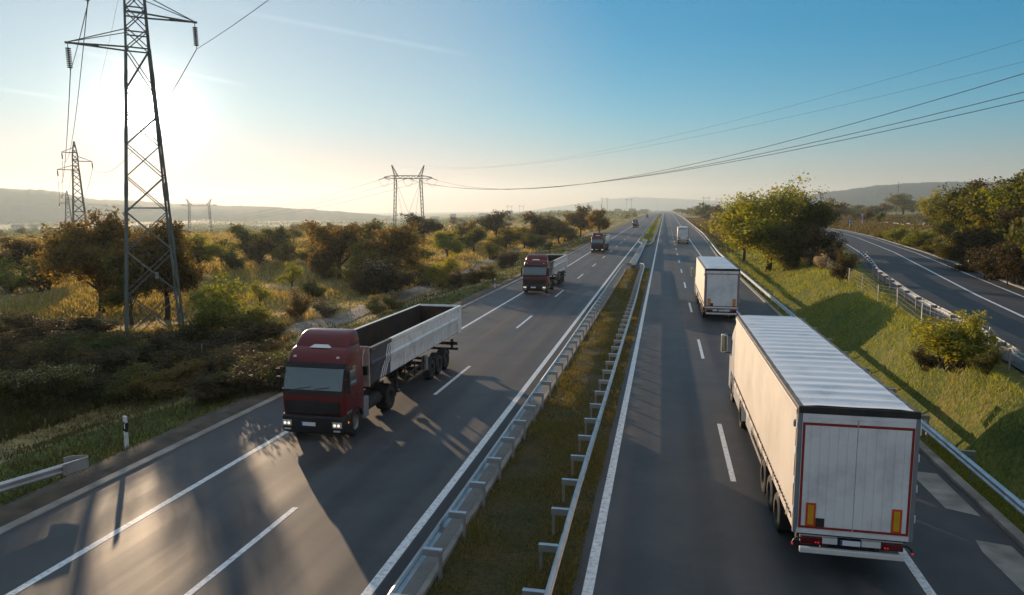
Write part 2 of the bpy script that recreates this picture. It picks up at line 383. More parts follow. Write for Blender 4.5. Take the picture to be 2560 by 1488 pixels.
M['tail_on'] = mat('tail_lamp_lit', (0.5, 0.01, 0.02), 0.3, emit=(1, 0.05, 0.08), estr=0.2)
M['amber'] = mat('amber_lamp', (0.5, 0.14, 0.01), 0.3, emit=(1, 0.3, 0.03), estr=0.5)
M['plate'] = mat('number_plate', (0.75, 0.76, 0.78), 0.4, var=0.03)
M['blue'] = mat('blue_strip', (0.01, 0.06, 0.38), 0.4, var=0.05)
M['body_white'] = mat('tipper_white', (0.80, 0.80, 0.79), 0.42, var=0.06, scale=1, dirt=(0.48, 0.43, 0.37), dscale=1.8, coat=0.3)
M['body_pink'] = mat('tipper_front', (0.42, 0.30, 0.28), 0.6, var=0.15, scale=1.5, dirt=(0.2, 0.12, 0.09))
M['body_slate'] = mat('tipper_slate', (0.055, 0.057, 0.072), 0.5, var=0.12, dirt=(0.14, 0.12, 0.11), dscale=1.4)
M['body_rust'] = mat('tipper_inside', (0.045, 0.024, 0.014), 0.85, var=0.4, scale=1.2, dirt=(0.015, 0.010, 0.008), dscale=1.0)
M['body_grey'] = mat('grey_paint', (0.20, 0.21, 0.23), 0.5, var=0.12)
M['tarp'] = mat('curtain_tarp', (0.66, 0.60, 0.52), 0.62, var=0.06, scale=0.7, dirt=(0.50, 0.44, 0.36), dscale=0.45)
M['roof_tarp'] = mat('roof_tarp', (0.82, 0.82, 0.82), 0.5, var=0.06, scale=0.8, dirt=(0.50, 0.49, 0.47), dscale=0.8)
M['edge'] = mat('roof_edge', (0.14, 0.12, 0.10), 0.7, var=0.5, scale=2.5, dirt=(0.32, 0.28, 0.24), dscale=3)
M['door'] = mat('door_white', (0.76, 0.76, 0.76), 0.45, var=0.05, scale=0.6, dirt=(0.44, 0.43, 0.42), dscale=0.9)
M['cab_white'] = mat('cab_white', (0.66, 0.65, 0.62), 0.35, var=0.05, coat=0.4)
M['tape_red'] = mat('red_tape', (0.26, 0.018, 0.010), 0.5, var=0.12)
M['mark_red'] = mat('marker_orange', (0.62, 0.05, 0.008), 0.5, var=0.08)
M['mark_yel'] = mat('marker_yellow', (0.60, 0.33, 0.01), 0.5, var=0.08)
M['sign_blue'] = mat('sign_blue', (0.01, 0.09, 0.45), 0.4, var=0.04)
M['sign_white'] = mat('sign_white', (0.75, 0.75, 0.75), 0.5, var=0.04)
M['sign_red'] = mat('sign_red', (0.45, 0.02, 0.03), 0.5, var=0.04)
M['post_white'] = mat('post_white', (0.72, 0.72, 0.72), 0.5, var=0.08, dirt=(0.35, 0.32, 0.28), dscale=5)
M['house'] = mat('house_wall', (0.26, 0.25, 0.24), 0.9, var=0.1)
M['house_roof'] = mat('house_roof', (0.16, 0.12, 0.10), 0.9, var=0.2)
M['house_win'] = mat('house_window', (0.05, 0.055, 0.06), 0.2, var=0.1)
M['leaf_olive'] = leaf_mat('leaf_olive', [(0.045, 0.055, 0.012), (0.085, 0.095, 0.018), (0.14, 0.135, 0.026), (0.19, 0.14, 0.030)])
M['leaf_yellow'] = leaf_mat('leaf_yellow', [(0.08, 0.11, 0.014), (0.15, 0.18, 0.020), (0.22, 0.23, 0.026), (0.30, 0.25, 0.030)])
M['leaf_rust'] = leaf_mat('leaf_rust', [(0.055, 0.044, 0.014), (0.10, 0.072, 0.020), (0.15, 0.103, 0.026), (0.19, 0.15, 0.034)])
M['leaf_green'] = leaf_mat('leaf_green', [(0.030, 0.048, 0.012), (0.055, 0.075, 0.016), (0.10, 0.105, 0.020), (0.16, 0.14, 0.022)])
M['leaf_dark'] = leaf_mat('leaf_dark', [(0.030, 0.028, 0.014), (0.055, 0.042, 0.018), (0.085, 0.060, 0.022), (0.07, 0.07, 0.02)], 0.4)
M['leaf_pale'] = leaf_mat('leaf_pale', [(0.28, 0.22, 0.15), (0.40, 0.33, 0.24), (0.52, 0.45, 0.35), (0.22, 0.19, 0.10)], 0.35)
M['grass'] = leaf_mat('grass_blade', [(0.075, 0.115, 0.016), (0.15, 0.195, 0.026), (0.25, 0.265, 0.040), (0.32, 0.27, 0.08)], 0.45)
M['grass_verge'] = leaf_mat('grass_verge', [(0.032, 0.042, 0.010), (0.065, 0.068, 0.015), (0.12, 0.085, 0.024), (0.15, 0.085, 0.035)], 0.4)
M['grass_dry'] = leaf_mat('grass_dry', [(0.045, 0.060, 0.012), (0.10, 0.11, 0.022), (0.19, 0.145, 0.045), (0.22, 0.15, 0.07)], 0.4)
M['weeds'] = leaf_mat('dry_weeds', [(0.12, 0.105, 0.034), (0.25, 0.20, 0.070), (0.42, 0.33, 0.15), (0.30, 0.19, 0.090)], 0.5)
M['terrain'] = ramp_mat('field_soil', [(0.30, (0.09, 0.085, 0.028)), (0.42, (0.20, 0.155, 0.06)), (0.53, (0.34, 0.27, 0.12)), (0.68, (0.17, 0.17, 0.045))], 0.045, bump=0.8, bscale=3.0, dist=0.2, fine=2.5)
M['turf'] = ramp_mat('bank_turf', [(0.32, (0.050, 0.072, 0.013)), (0.50, (0.10, 0.12, 0.022)), (0.62, (0.16, 0.15, 0.038)), (0.75, (0.11, 0.085, 0.03))], 0.35, bump=0.8, bscale=6.0, dist=0.12, fine=7)
M['median_soil'] = ramp_mat('median_turf', [(0.35, (0.032, 0.036, 0.011)), (0.5, (0.060, 0.052, 0.020)), (0.66, (0.095, 0.066, 0.034))], 0.7, bump=0.6, bscale=9, fine=8)
M['hill'] = ramp_mat('hill_wood', [(0.35, (0.020, 0.030, 0.020)), (0.55, (0.035, 0.045, 0.028)), (0.7, (0.055, 0.05, 0.03))], 0.01, bump=1.0, bscale=0.03, dist=12)

# ------------------------------------------------------------------ alignment of road, ramp and ground
I = np.interp
def shoulder_l(y): return I(y, [0, 110, 215, 392, 643, 1250, 3000, 9000], [-13.85, -13.9, -14.7, -16.0, -18.3, -23.5, -36, -80])
def edge_l(y): return shoulder_l(y) - I(y, [0, 110, 260, 520], [2.95, 3.1, 4.0, 4.6])
def med_l(y): return I(y, [0, 33, 113, 193, 350, 586, 2061, 9000], [-6.15, -6.25, -6.55, -6.65, -7.26, -8.06, -11, -30])
def dash_l(y): return 0.5 * (shoulder_l(y) + med_l(y))
def med_r(y): return I(y, [0, 320, 1140, 3050, 9000], [-1.45, -1.40, -1.0, 0.9, 8])
def dash_r(y): return I(y, [0, 22, 60, 128, 219, 325, 527, 900, 3050, 9000], [2.3, 2.32, 2.42, 2.6, 2.85, 3.24, 4.1, 5.4, 10, 22])
def shoulder_r(y): return I(y, [0, 17, 60, 139, 199, 454, 1000, 3054, 9000], [5.93, 5.96, 6.15, 6.8, 7.1, 9.1, 12.5, 20, 36])
def edge_r(y): return I(y, [0, 28, 66, 134, 191, 243, 483, 700, 1424, 2500, 9000], [8.95, 8.98, 9.1, 9.45, 10.9, 12.1, 15.0, 17.5, 22, 27, 45])
def ramp_mid(y): return I(y, [-60, 0, 30, 44.7, 56.7, 76.2, 117, 183.6, 265, 330, 400, 480, 560, 640], [9, 13.5, 17.4, 19.8, 21.9, 25.74, 33.76, 44.8, 56.2, 60, 57, 47, 33, 20])
def ramp_z(y): return I(y, [-60, 0, 120, 200, 300, 400, 560, 700], [3.6, 2.6, 2.0, 1.7, 1.1, 0.7, 0.2, 0.0])
def ramp_lw(y): return I(y, [0, 30, 80], [3.0, 3.3, 4.9])
def sstep(t): t = np.clip(t, 0, 1); return t * t * (3 - 2 * t)

def ground(x, y):
    x = np.asarray(x, float); y = np.asarray(y, float)
    z = np.full(np.broadcast(x, y).shape, -0.07)
    # left verge, slope, field
    u = edge_l(y) - x
    lump = 0.22 * np.sin(x * 0.31 + 1.3 * np.sin(y * 0.11)) * np.sin(y * 0.23 + 0.7) + 0.12 * np.sin(x * 0.9 + y * 0.4)
    left = -0.02 - 0.45 * sstep(u / 4.5) - 1.65 * sstep((u - 3.5) / 9) + lump * sstep((u - 4) / 8)
    r = np.hypot(x, y)
    wl_ = np.clip((-x - 0.12 * y - 30) / (0.22 * y + 60), 0, 1)
    left = left - wl_ * sstep((r - 90) / 1500) * 30
    left = left + 0.8 * np.sin(x * 0.021 + 2) * np.sin(y * 0.017) * sstep((u - 30) / 60)
    z = np.where(u > 0, left, z)
    # right bank up to the ramp, ramp bed, bank beyond
    v = x - edge_r(y)
    rm = ramp_mid(y); rz = ramp_z(y)
    on = y < 640
    rl, rr = rm - ramp_lw(y) - 1.9, rm + 4.9
    span = np.maximum(rl - edge_r(y) - 1.6, 0.5)
    t = (v - 1.6) / span
    bank = -0.35 * sstep(v / 1.0) + np.where(v > 1.0, (rz - 0.1 + 0.35) * (0.55 * sstep(t * 1.25) + 0.45 * sstep(t)), 0)
    bank = bank + 0.35 * np.sin(np.clip(t, 0, 1) * math.pi) * I(y, [0, 40, 110, 200], [1.0, 1.6, 1.2, 0.2]) + lump * 0.5 * sstep(v / 3) * sstep((rl - x) / 3)
    z = np.where((v > 0) & (x <= rl), bank, z)
    z = np.where((v > 0) & (x > rl) & (x <= rr), rz - 0.08, z)
    w = x - rr
    rise = I(y, [0, 60, 150, 260, 420], [5.2, 4.8, 3.6, 1.0, 0.5])
    far = rz - 0.05 + rise * sstep(w / 13) + 13 * sstep((w - 25) / 260) * I(y, [0, 250, 900], [1.3, 0.9, 0.5]) + lump * sstep(w / 4) * 1.3
    z = np.where((v > 0) & (x > rr), far, z)
    fr = -0.3 * sstep(v / 1.2) + 1.2 * sstep((v - 4) / 30) + 13 * sstep((v - 70) / 320) * I(y, [0, 250, 900], [1.3, 0.9, 0.5])
    k = sstep((y - 560) / 80)
    return np.where(v > 0, z * (1 - k) + fr * k, z)

def gz(x, y): return float(ground(x, y))

_f = Vector((-math.sin(YAW) * math.cos(PITCH), math.cos(YAW) * math.cos(PITCH), -math.sin(PITCH)))
_r = Vector((math.cos(YAW), math.sin(YAW), 0)); _u = _r.cross(_f)
def ray(px, py):      # px, py on a 2520-wide copy of the photograph
    s = 2560 / 2520
    return (_f + _r * ((px * s - 1280) / 1800) + _u * ((744 - py * s) / 1800))
_T = np.concatenate([np.arange(8, 120, 0.25), np.arange(120, 600, 1.0), np.arange(600, 6000, 10)])
def at(px, py):       # the point of the ground seen there, and its depth
    d = ray(px, py)
    X, Y, Z = d.x * _T, d.y * _T, CH + d.z * _T
    h = ground(X, Y); below = np.nonzero(Z < h)[0]
    i = below[0] if len(below) else len(_T) - 1
    t = _T[i]
    if i > 0 and len(below):
        a, b = Z[i - 1] - h[i - 1], Z[i] - h[i]
        t = _T[i - 1] + (_T[i] - _T[i - 1]) * a / max(a - b, 1e-6)
    p = Vector((d.x * t, d.y * t, 0)); p.z = gz(p.x, p.y)
    return p, t

# ------------------------------------------------------------------ ground, road, markings
def lines(segs):
    out = []
    for a, b, st in segs: out += list(np.arange(a, b, st))
    return np.array(out)
gx = lines([(-9000, -2500, 650), (-2500, -900, 130), (-900, -300, 30), (-300, -110, 6), (-110, -45, 1.6), (-45, -12, 0.6), (-12, 8, 2.0), (8, 32, 0.6), (32, 75, 1.5), (75, 200, 6), (200, 600, 25), (600, 2500, 130), (2500, 9001, 650)])
gy = lines([(-400, -60, 60), (-60, 8, 4), (8, 90, 0.8), (90, 200, 2), (200, 420, 5), (420, 1000, 18), (1000, 3000, 100), (3000, 9001, 750)])
GX, GY = np.meshgrid(gx, gy); GZ = ground(GX, GY)
nx, ny = len(gx), len(gy)
ii = (np.arange(ny - 1)[:, None] * nx + np.arange(nx - 1)[None, :]).ravel()
gme = bpy.data.meshes.new('ground')
gme.vertices.add(nx * ny); gme.vertices.foreach_set('co', np.stack([GX, GY, GZ], -1).astype(np.float32).ravel())
F = np.stack([ii, ii + 1, ii + nx + 1, ii + nx], -1).astype(np.int32)
gme.loops.add(F.size); gme.loops.foreach_set('vertex_index', F.ravel())
gme.polygons.add(len(F)); gme.polygons.foreach_set('loop_start', np.arange(0, F.size, 4, dtype=np.int32))
gme.materials.append(M['terrain']); gme.materials.append(M['turf'])
cx_, cy_ = ((GX[:-1, :-1] + GX[1:, 1:]) / 2).ravel(), ((GY[:-1, :-1] + GY[1:, 1:]) / 2).ravel()
on_bank = ((cx_ > edge_r(cy_)) & (cy_ < 640) & (cx_ < ramp_mid(cy_) + 9)) | ((cx_ < edge_l(cy_)) & (cx_ > edge_l(cy_) - 7 - 3 * np.sin(cy_ * 0.13)))
gme.polygons.foreach_set('material_index', on_bank.astype(np.int32)); gme.update(calc_edges=True); gme.validate(); gme.shade_smooth()
tag(link_mesh('ground', gme), kind='structure')

YS = list(np.arange(-12, 120, 4)) + list(np.arange(120, 400, 8)) + list(np.arange(400, 1200, 25)) + list(np.arange(1200, 5000, 100))
def strip(name, fa, fb, z, m, y0=-12, y1=5000, n=1, kind='structure', zf=None):
    b = MB(); rows = []
    ys = [y for y in YS if y0 < y < y1]; ys = [y0] + ys + [y1]
    for y in ys:
        zz = z + (zf(y) if zf else 0)
        rows.append([(fa(y) + (fb(y) - fa(y)) * k / n, y, zz) for k in range(n + 1)])
    b.sheet(rows); return tag(b.build(name, m, fix=False), kind=kind)
strip('motorway', edge_l, edge_r, 0.0, M['asphalt'], n=4)
def line_strip(b, fc, w, y0, y1, z):
    ys = [y0] + [y for y in YS if y0 < y < y1] + [y1]
    b.sheet([[(fc(y) - w / 2, y, z), (fc(y) + w / 2, y, z)] for y in ys])
b = MB()
line_strip(b, shoulder_l, 0.21, -12, 2200, 0.004); line_strip(b, med_l, 0.24, -12, 2200, 0.004)
line_strip(b, med_r, 0.24, -12, 2600, 0.004); line_strip(b, shoulder_r, 0.21, -12, 2600, 0.004)
for k in range(-1, 110):
    y0 = 12.1 + 19.0 * k
    line_strip(b, dash_l, 0.17, y0 - 0.4, y0 + 5.8, 0.004)
    line_strip(b, dash_r, 0.17, y0 + 10.4, y0 + 16.6, 0.004)
tag(b.build('road_markings', M['paint'], fix=False), kind='structure')

# gutters and kerbs
def kerb(name, fx, w, h, y0, y1, m, side=1, zf=None):
    b = MB(); ys = [y0] + [y for y in YS if y0 < y < y1] + [y1]
    zf = zf or (lambda y: 0)
    b.sweep([(-w / 2, -0.1), (w / 2, -0.1), (w / 2, h - 0.02), (w / 2 - 0.02, h), (-w / 2 + 0.02, h), (-w / 2, h - 0.02)], [(fx(y), y, zf(y)) for y in ys])
    return tag(b.build(name, m), kind='structure')
kerb('verge_kerb', lambda y: edge_l(y) - 0.02, 0.34, 0.05, -12, 1200, M['concrete'])
kerb('shoulder_kerb', lambda y: edge_r(y) + 0.15, 0.3, 0.13, -12, 1200, M['concrete'])
kerb('median_kerb', lambda y: -4.98, 0.14, 0.14, -12, 104, M['concrete'])
strip('median_paving', lambda y: -5.72, lambda y: -5.06, 0.03, M['pave'], -12, 104)
strip('median_gutter', lambda y: med_l(y) + 0.16, lambda y: -5.74, 0.006, M['ramp_asphalt'], -12, 104)
def soft(y): return 0.0
b = MB()     # soil berm beside the left kerb
ys = [-12] + [y for y in YS if -12 < y < 700] + [700]
b.sheet([[(edge_l(y) - 0.2, y, 0.03), (edge_l(y) - 0.55, y, 0.12), (edge_l(y) - 1.0, y, 0.10 + 0.04 * math.sin(y * 1.3)), (edge_l(y) - 1.7, y, -0.09)] for y in ys])
tag(b.build('soil_berm', mat('berm_soil', (0.085, 0.065, 0.045), 0.95, var=0.4, scale=1.5, bump=0.8, bscale=8), smooth=60), kind='structure')
def median_turf(name, fa, fb, y0, y1, n=6):
    b = MB(); rows = []
    step = 2.0 if y1 < 150 else 12.0
    for y in np.arange(y0, y1 + 0.1, step):
        a, c = fa(y), fb(y)
        rows.append([(a + (c - a) * k / n, y, 0.012 if k in (0, n) else 0.07 + 0.05 * math.sin(k * 1.1 + y * 0.3) + 0.03 * math.sin(y * 1.7 + k)) for k in range(n + 1)])
    b.sheet(rows); return tag(b.build(name, M['median_soil'], smooth=60), kind='structure')
median_turf('median_turf', lambda y: -4.9, lambda y: -1.78 - I(y, [90, 104], [0, 0.5]), -12, 103)
MEDL = lambda y: I(y, [166, 172, 182, 207, 350, 586, 2061], [-4.6, -5.3, -6.0, -6.15, -6.7, -7.4, -10.2])
MEDR = lambda y: I(y, [163, 170, 180, 215, 400, 900, 2061], [-3.6, -3.0, -2.3, -2.1, -2.1, -1.75, -0.7])
median_turf('median_turf', MEDL, MEDR, 166, 1600)

# ramp
RY = list(np.arange(-40, 640, 6))
b = MB(); b.sheet([[(ramp_mid(y) - ramp_lw(y) - 0.9, y, ramp_z(y)), (ramp_mid(y), y, ramp_z(y) + 0.05), (ramp_mid(y) + 4.3, y, ramp_z(y))] for y in RY])
tag(b.build('ramp_road', M['ramp_asphalt'], fix=False), kind='structure')
b = MB()
def ramp_line(off, w):
    b.sheet([[(ramp_mid(y) + off(y) - w / 2, y, ramp_z(y) + 0.05 * (1 - abs(off(y)) / 4.6) + 0.012), (ramp_mid(y) + off(y) + w / 2, y, ramp_z(y) + 0.05 * (1 - abs(off(y)) / 4.6) + 0.012)] for y in RY])
ramp_line(lambda y: 0.0, 0.2); ramp_line(lambda y: 2.9, 0.18); ramp_line(lambda y: -ramp_lw(y) + 0.15, 0.18)
tag(b.build('ramp_markings', M['paint'], fix=False), kind='structure')
kerb('ramp_kerb', lambda y: ramp_mid(y) + 4.45, 0.32, 0.10, -40, 330, M['concrete'], zf=ramp_z)

# dirt track parallel to the motorway, following the ground
tp = [at(px, py)[0] for px, py in ((560, 850), (700, 822), (770, 800), (880, 772), (960, 742), (1030, 715), (1100, 690), (1160, 668), (1230, 640), (1290, 612), (1345, 598), (1400, 586), (1440, 578))]
tp.append(tp[-1] + (tp[-1] - tp[-2]) * 2)
b = MB(); rows = []
for i in range(len(tp) - 1):
    for k in range(8):
        p = tp[i].lerp(tp[i + 1], k / 8); d = (tp[i + 1] - tp[i]); d.z = 0; d.normalize(); l = Vector((-d.y, d.x, 0))
        rows.append([Vector((q.x, q.y, gz(q.x, q.y) + 0.06)) for q in [p + l * s for s in (-1.5, -0.8, 0, 0.8, 1.5)]])
b.sheet(rows); tag(b.build('dirt_track', M['dirt_track'], fix=False, smooth=60), kind='structure')
# pale concrete drain aprons on the right shoulder
def apron(pts):
    b = MB(); b.add([(x, y, 0.008) for x, y in pts], [tuple(range(len(pts)))])
    return tag(b.build('shoulder_apron', M['concrete'], fix=False), kind='structure')
apron([(8.75, 24.5), (8.05, 24.6), (7.95, 24.2), (8.0, 21.6), (8.75, 21.2)])
apron([(8.75, 19.4), (8.0, 19.6), (7.9, 18.9), (8.0, 16.5), (8.75, 16.0)])
apron([(8.75, 31.5), (8.05, 31.4), (7.95, 30.6), (8.0, 27.9), (8.75, 27.6)])

# hills: ridges with real thickness
def ridge(name, prof, dist, depth, rough, seed):
    rng = np.random.default_rng(seed); b = MB(); rows = []
    px = np.array([p[0] for p in prof], float); py = np.array([p[1] for p in prof], float)
    xs = np.linspace(px[0], px[-1], 160)
    for i, X in enumerate(xs):
        d = ray(X, 516); hd = math.hypot(d.x, d.y)
        Y = np.interp(X, px, py)
        z = CH + dist * ray(X, Y).z / math.hypot(ray(X, Y).x, ray(X, Y).y)
        z += rough * (math.sin(i * 0.7) * 0.4 + math.sin(i * 1.9 + 2) * 0.3 + rng.uniform(-0.5, 0.5))
        row = []
        for f, q in ((0.0, 0.0), (0.25, 0.35), (0.5, 0.7), (0.75, 0.92), (1, 1), (1.5, 0.8), (2.4, 0.0)):
            t = dist + (f - 1) * depth
            row.append((d.x / hd * t + rng.uniform(-1, 1) * rough, d.y / hd * t, -34 + (z + 34) * q + (rng.uniform(-1, 1) * rough * 0.8 if 0 < q < 1 else 0)))
        rows.append(row)
    b.sheet(rows); return tag(b.build(name, M['hill'], smooth=70, fix=False), kind='structure')
ridge('hills', [(-500, 470), (-250, 455), (0, 463), (100, 467), (150, 470), (185, 482), (250, 492), (330, 493), (420, 501), (520, 505), (640, 508), (760, 515), (870, 523), (960, 532)], 3400, 700, 2.5, 1)
ridge('hills', [(1180, 534), (1330, 514), (1430, 500), (1500, 490), (1560, 485), (1640, 488), (1760, 494), (1900, 504), (2100, 520)], 8600, 900, 3, 2)
ridge('hills', [(1850, 512), (1950, 488), (2000, 478), (2080, 467), (2150, 457), (2230, 451), (2310, 448), (2400, 447), (2500, 450), (2700, 462), (2900, 490)], 3800, 700, 2.5, 3)

# ------------------------------------------------------------------ guardrails
WB = [(0.0, 0.31), (0.03, 0.295), (0.08, 0.255), (0.08, 0.215), (0.025, 0.17), (0.025, 0.14), (0.08, 0.095), (0.08, 0.055), (0.03, 0.015), (0.0, 0.0)]
WBEAM = WB + [(n - 0.012, z) for n, z in WB[::-1]]
def guardrail(path, face, spacing, label, group='steel guardrails along the roads', post_off=0.42, beam_z=0.44, zf=None, first=0.6, maxp=100, post_h=0.74, pm_='zinc'):
    """path: (x, y) polyline walked away from the camera; face +1: beam looks to the left of travel, -1: right"""
    zf = zf or (lambda x, y: 0.0)
    P = [Vector((x, y, 0)) for x, y in path]
    pts = []
    for a, c in zip(P[:-1], P[1:]):
        n = max(1, int((c - a).length / 3)); pts += [a.lerp(c, k / n) for k in range(n)]
    pts.append(P[-1])
    c0 = pts[0].copy(); root = empty('guardrail', (c0.x, c0.y, zf(c0.x, c0.y)))
    tag(root, label, 'guardrail', group)
    zc = lambda p: Vector((p.x, p.y, zf(p.x, p.y))) - root.location
    b = MB(); b.sweep([(face * n, z + beam_z) for n, z in WBEAM], [zc(p) for p in pts])
    s_ = 1.9                                                     # bolted laps between the beam lengths
    for a, c in zip(pts[:-1], pts[1:]):
        d = (c - a).normalized(); ln = (c - a).length
        while s_ < ln:
            if (a + d * s_).y < 90: b.sweep([(face * (n + (0.005 if i < 10 else 0)), z + beam_z) for i, (n, z) in enumerate(WBEAM)], [zc(a + d * (s_ - 0.16)), zc(a + d * (s_ + 0.16))])
            s_ += 4.1
        s_ -= ln
    b.build('beam', M['zinc'], root, smooth=30)
    L = [0]
    for a, c in zip(pts[:-1], pts[1:]): L.append(L[-1] + (c - a).length)
    s, k, rest = first, 0, MB(); pm = sm = None
    while s < L[-1] - 0.2:
        i = min(np.searchsorted(L, s), len(pts) - 1); i = max(i, 1)
        a, c = pts[i - 1], pts[i]; p = a.lerp(c, (s - L[i - 1]) / max(L[i] - L[i - 1], 1e-6))
        d = (c - a).normalized(); ang = math.atan2(d.y, d.x)
        if k < maxp:
            if pm is None:
                q = MB(); o_ = -face * post_off
                q.box(-0.05, 0.05, o_ - 0.035, o_ + 0.035, -0.5, post_h - 0.06); q.box(-0.05, -0.043, o_ - 0.035, o_ + 0.035, post_h - 0.06, post_h - 0.02)
                q.box(-0.056, -0.05, o_ - 0.02, o_ + 0.02, post_h - 0.14, post_h - 0.11)
                po = q.build('post', M[pm_], root); pm = po.data
                q = MB(); y0, y1 = sorted((-face * 0.02, -face * (post_off + 0.05)))
                q.box(-0.065, -0.057, y0, y1, post_h - 0.14, post_h + 0.0); q.box(-0.065, 0.055, y0, y1, post_h, post_h + 0.012); q.box(-0.065, 0.03, y0, y1, post_h - 0.15, post_h - 0.14)
                so = q.build('spacer', M[pm_], po); sm = so.data
            else:
                po = bpy.data.objects.new('post', pm); COL.objects.link(po); po.parent = root
                so = bpy.data.objects.new('spacer', sm); COL.objects.link(so); so.parent = po
            po.location = zc(p); po.rotation_euler = (0, 0, ang)
        else:
            q = zc(p); u = Vector((-d.y, d.x, 0)); w = q - u * face * post_off
            rest.box(w.x - 0.05, w.x + 0.05, w.y - 0.05, w.y + 0.05, q.z - 0.1, q.z + post_h)
            rest.bar(q + Vector((0, 0, post_h - 0.12)), w + Vector((0, 0, post_h - 0.12)), 0.1, 0.26)
        k += 1; s += spacing
    if rest.v: tag(rest.build('post', M['zinc'], root), 'far run of posts and spacers', kind='stuff')
    return root

guardrail([(-5.2, -6), (-5.2, 13), (-5.24, 38), (-5.38, 58), (-5.43, 79), (-5.48, 97), (-5.32, 103.5), (-4.9, 105.0), (-4.45, 105.4)], 1, 2.05,
          'grey guardrail along the left edge of the near median grass strip', first=0.35)
guardrail([(-2.12, -6), (-2.15, 13.4), (-2.2, 19), (-2.25, 39), (-2.27, 63), (-2.43, 82), (-2.5, 100), (-2.75, 104.5), (-3.3, 105.6)], -1, 2.05,
          'thin-looking grey guardrail on the right edge of the near median grass strip', first=1.1)
guardrail([(-4.7, 170), (-5.4, 173), (-5.95, 180), (-6.27, 207), (-6.8, 350), (-7.67, 700), (-9.5, 1500)], 1, 4.0,
          'far guardrail on the left side of the median beyond the crossover barrier')
guardrail([(-3.6, 165), (-3.0, 167), (-2.5, 176), (-2.5, 215), (-2.45, 395), (-2.1, 900), (-1.3, 1500)], -1, 4.0,
          'far guardrail on the right side of the median beyond the crossover barrier')
guardrail([(9.42, -6), (9.40, 20), (9.42, 28), (9.55, 66), (9.85, 134), (11.35, 191), (12.6, 243), (15.6, 483), (18.2, 700), (23, 1424), (28, 2400)], 1, 4.1,
          'long guardrail along the right hard shoulder at the foot of the grassy bank', zf=lambda x, y: 0.02, first=2.0)
GL = [at(0, 1262)[0], at(196, 1192)[0]]
gd_ = (GL[1] - GL[0]).normalized()
g0 = GL[0] - gd_ * 5
vr = guardrail([(g0.x, g0.y), (GL[1].x, GL[1].y)], -1, 2.05, 'short guardrail ending in a folded plate beside the left verge at the lower left', zf=lambda x, y: 0.0, first=0.9, post_off=0.5)
q = MB(); e = GL[1] - vr.location; e.z = 0; l = Vector((-gd_.y, gd_.x, 0)); f_ = gd_
def V3(a, n, z): return e + f_ * a + l * n + Vector((0, 0, z))
prof = [(-0.5, -0.09), (0.22, -0.09), (0.30, -0.05), (0.32, 0.05), (0.26, 0.2), (0.1, 0.42), (-0.15, 0.5)]
for (a, n), (a2, n2) in zip(prof[:-1], prof[1:]):
    q.hexa([V3(a, n, 0.42), V3(a2, n2, 0.42), V3(a2, n2 + 0.012, 0.42), V3(a, n + 0.012, 0.42)], [V3(a, n, 0.77), V3(a2, n2, 0.77), V3(a2, n2 + 0.012, 0.77), V3(a, n + 0.012, 0.77)])
q.build('end_plate', M['zinc'], vr)
zr_ = lambda x, y: float(ramp_z(y)) - 0.06
guardrail([(11.5, 10), (13.3, 30.3), (14.4, 37.3), (15.25, 45.3), (16.0, 51), (17.2, 58), (19.6, 72.2), (23.5, 90), (27.0, 108)], -1, 4.1,
          'sunlit guardrail along the left edge of the slip road, seen from behind', zf=zr_, first=1.4, post_off=0.3, pm_='zinc_dark')
fr = [at(x, y)[0] for x, y in ((2143, 549), (2180, 551), (2210, 554), (2240, 556), (2275, 556), (2310, 553), (2345, 551))]
guardrail([(p.x, p.y) for p in fr], 1, 9.0, 'short sunlit guardrail across the dry field beyond the slip road', zf=lambda x, y: gz(x, y), post_off=0.3, first=1.0, beam_z=0.5)

# removable crossover barrier in the median opening
root = empty('crossover_barrier', (-4.25, 105.3, 0)); tag(root, 'long double steel barrier with dark top closing the median opening', 'barrier')
d = Vector((-0.22, 83, 0)); n_ = 24
pth = [d * (k / n_) for k in range(n_ + 1)]
q = MB(); q.sweep([(0.38, 0.05), (0.38, 0.74), (0.33, 0.78), (-0.33, 0.78), (-0.38, 0.74), (-0.38, 0.05)], pth); q.build('deck', M['zinc_dark'], root)
for s in (1, -1):
    q = MB(); q.sweep([(s * (n + 0.39), z + 0.46) for n, z in WBEAM], pth); q.build('beam', M['zinc'], root, smooth=30)
q = MB()
ang = [math.pi * (k / 10) for k in range(11)]
q.loft([[(0.47 * math.cos(a), -0.02 - 0.42 * math.sin(a), z) for a in ang] + [(0.44 * math.cos(a), -0.02 - 0.39 * math.sin(a), z) for a in ang[::-1]] for z in (0.46, 0.8)])
q.build('end_cap', M['post_white'], root)
for k in range(21):
    q = MB(); p = d * ((k + 0.3) / 21); q.box(p.x - 0.3, p.x + 0.3, p.y - 0.05, p.y + 0.05, -0.02, 0.06); q.build('foot', M['zinc_dark'], root)

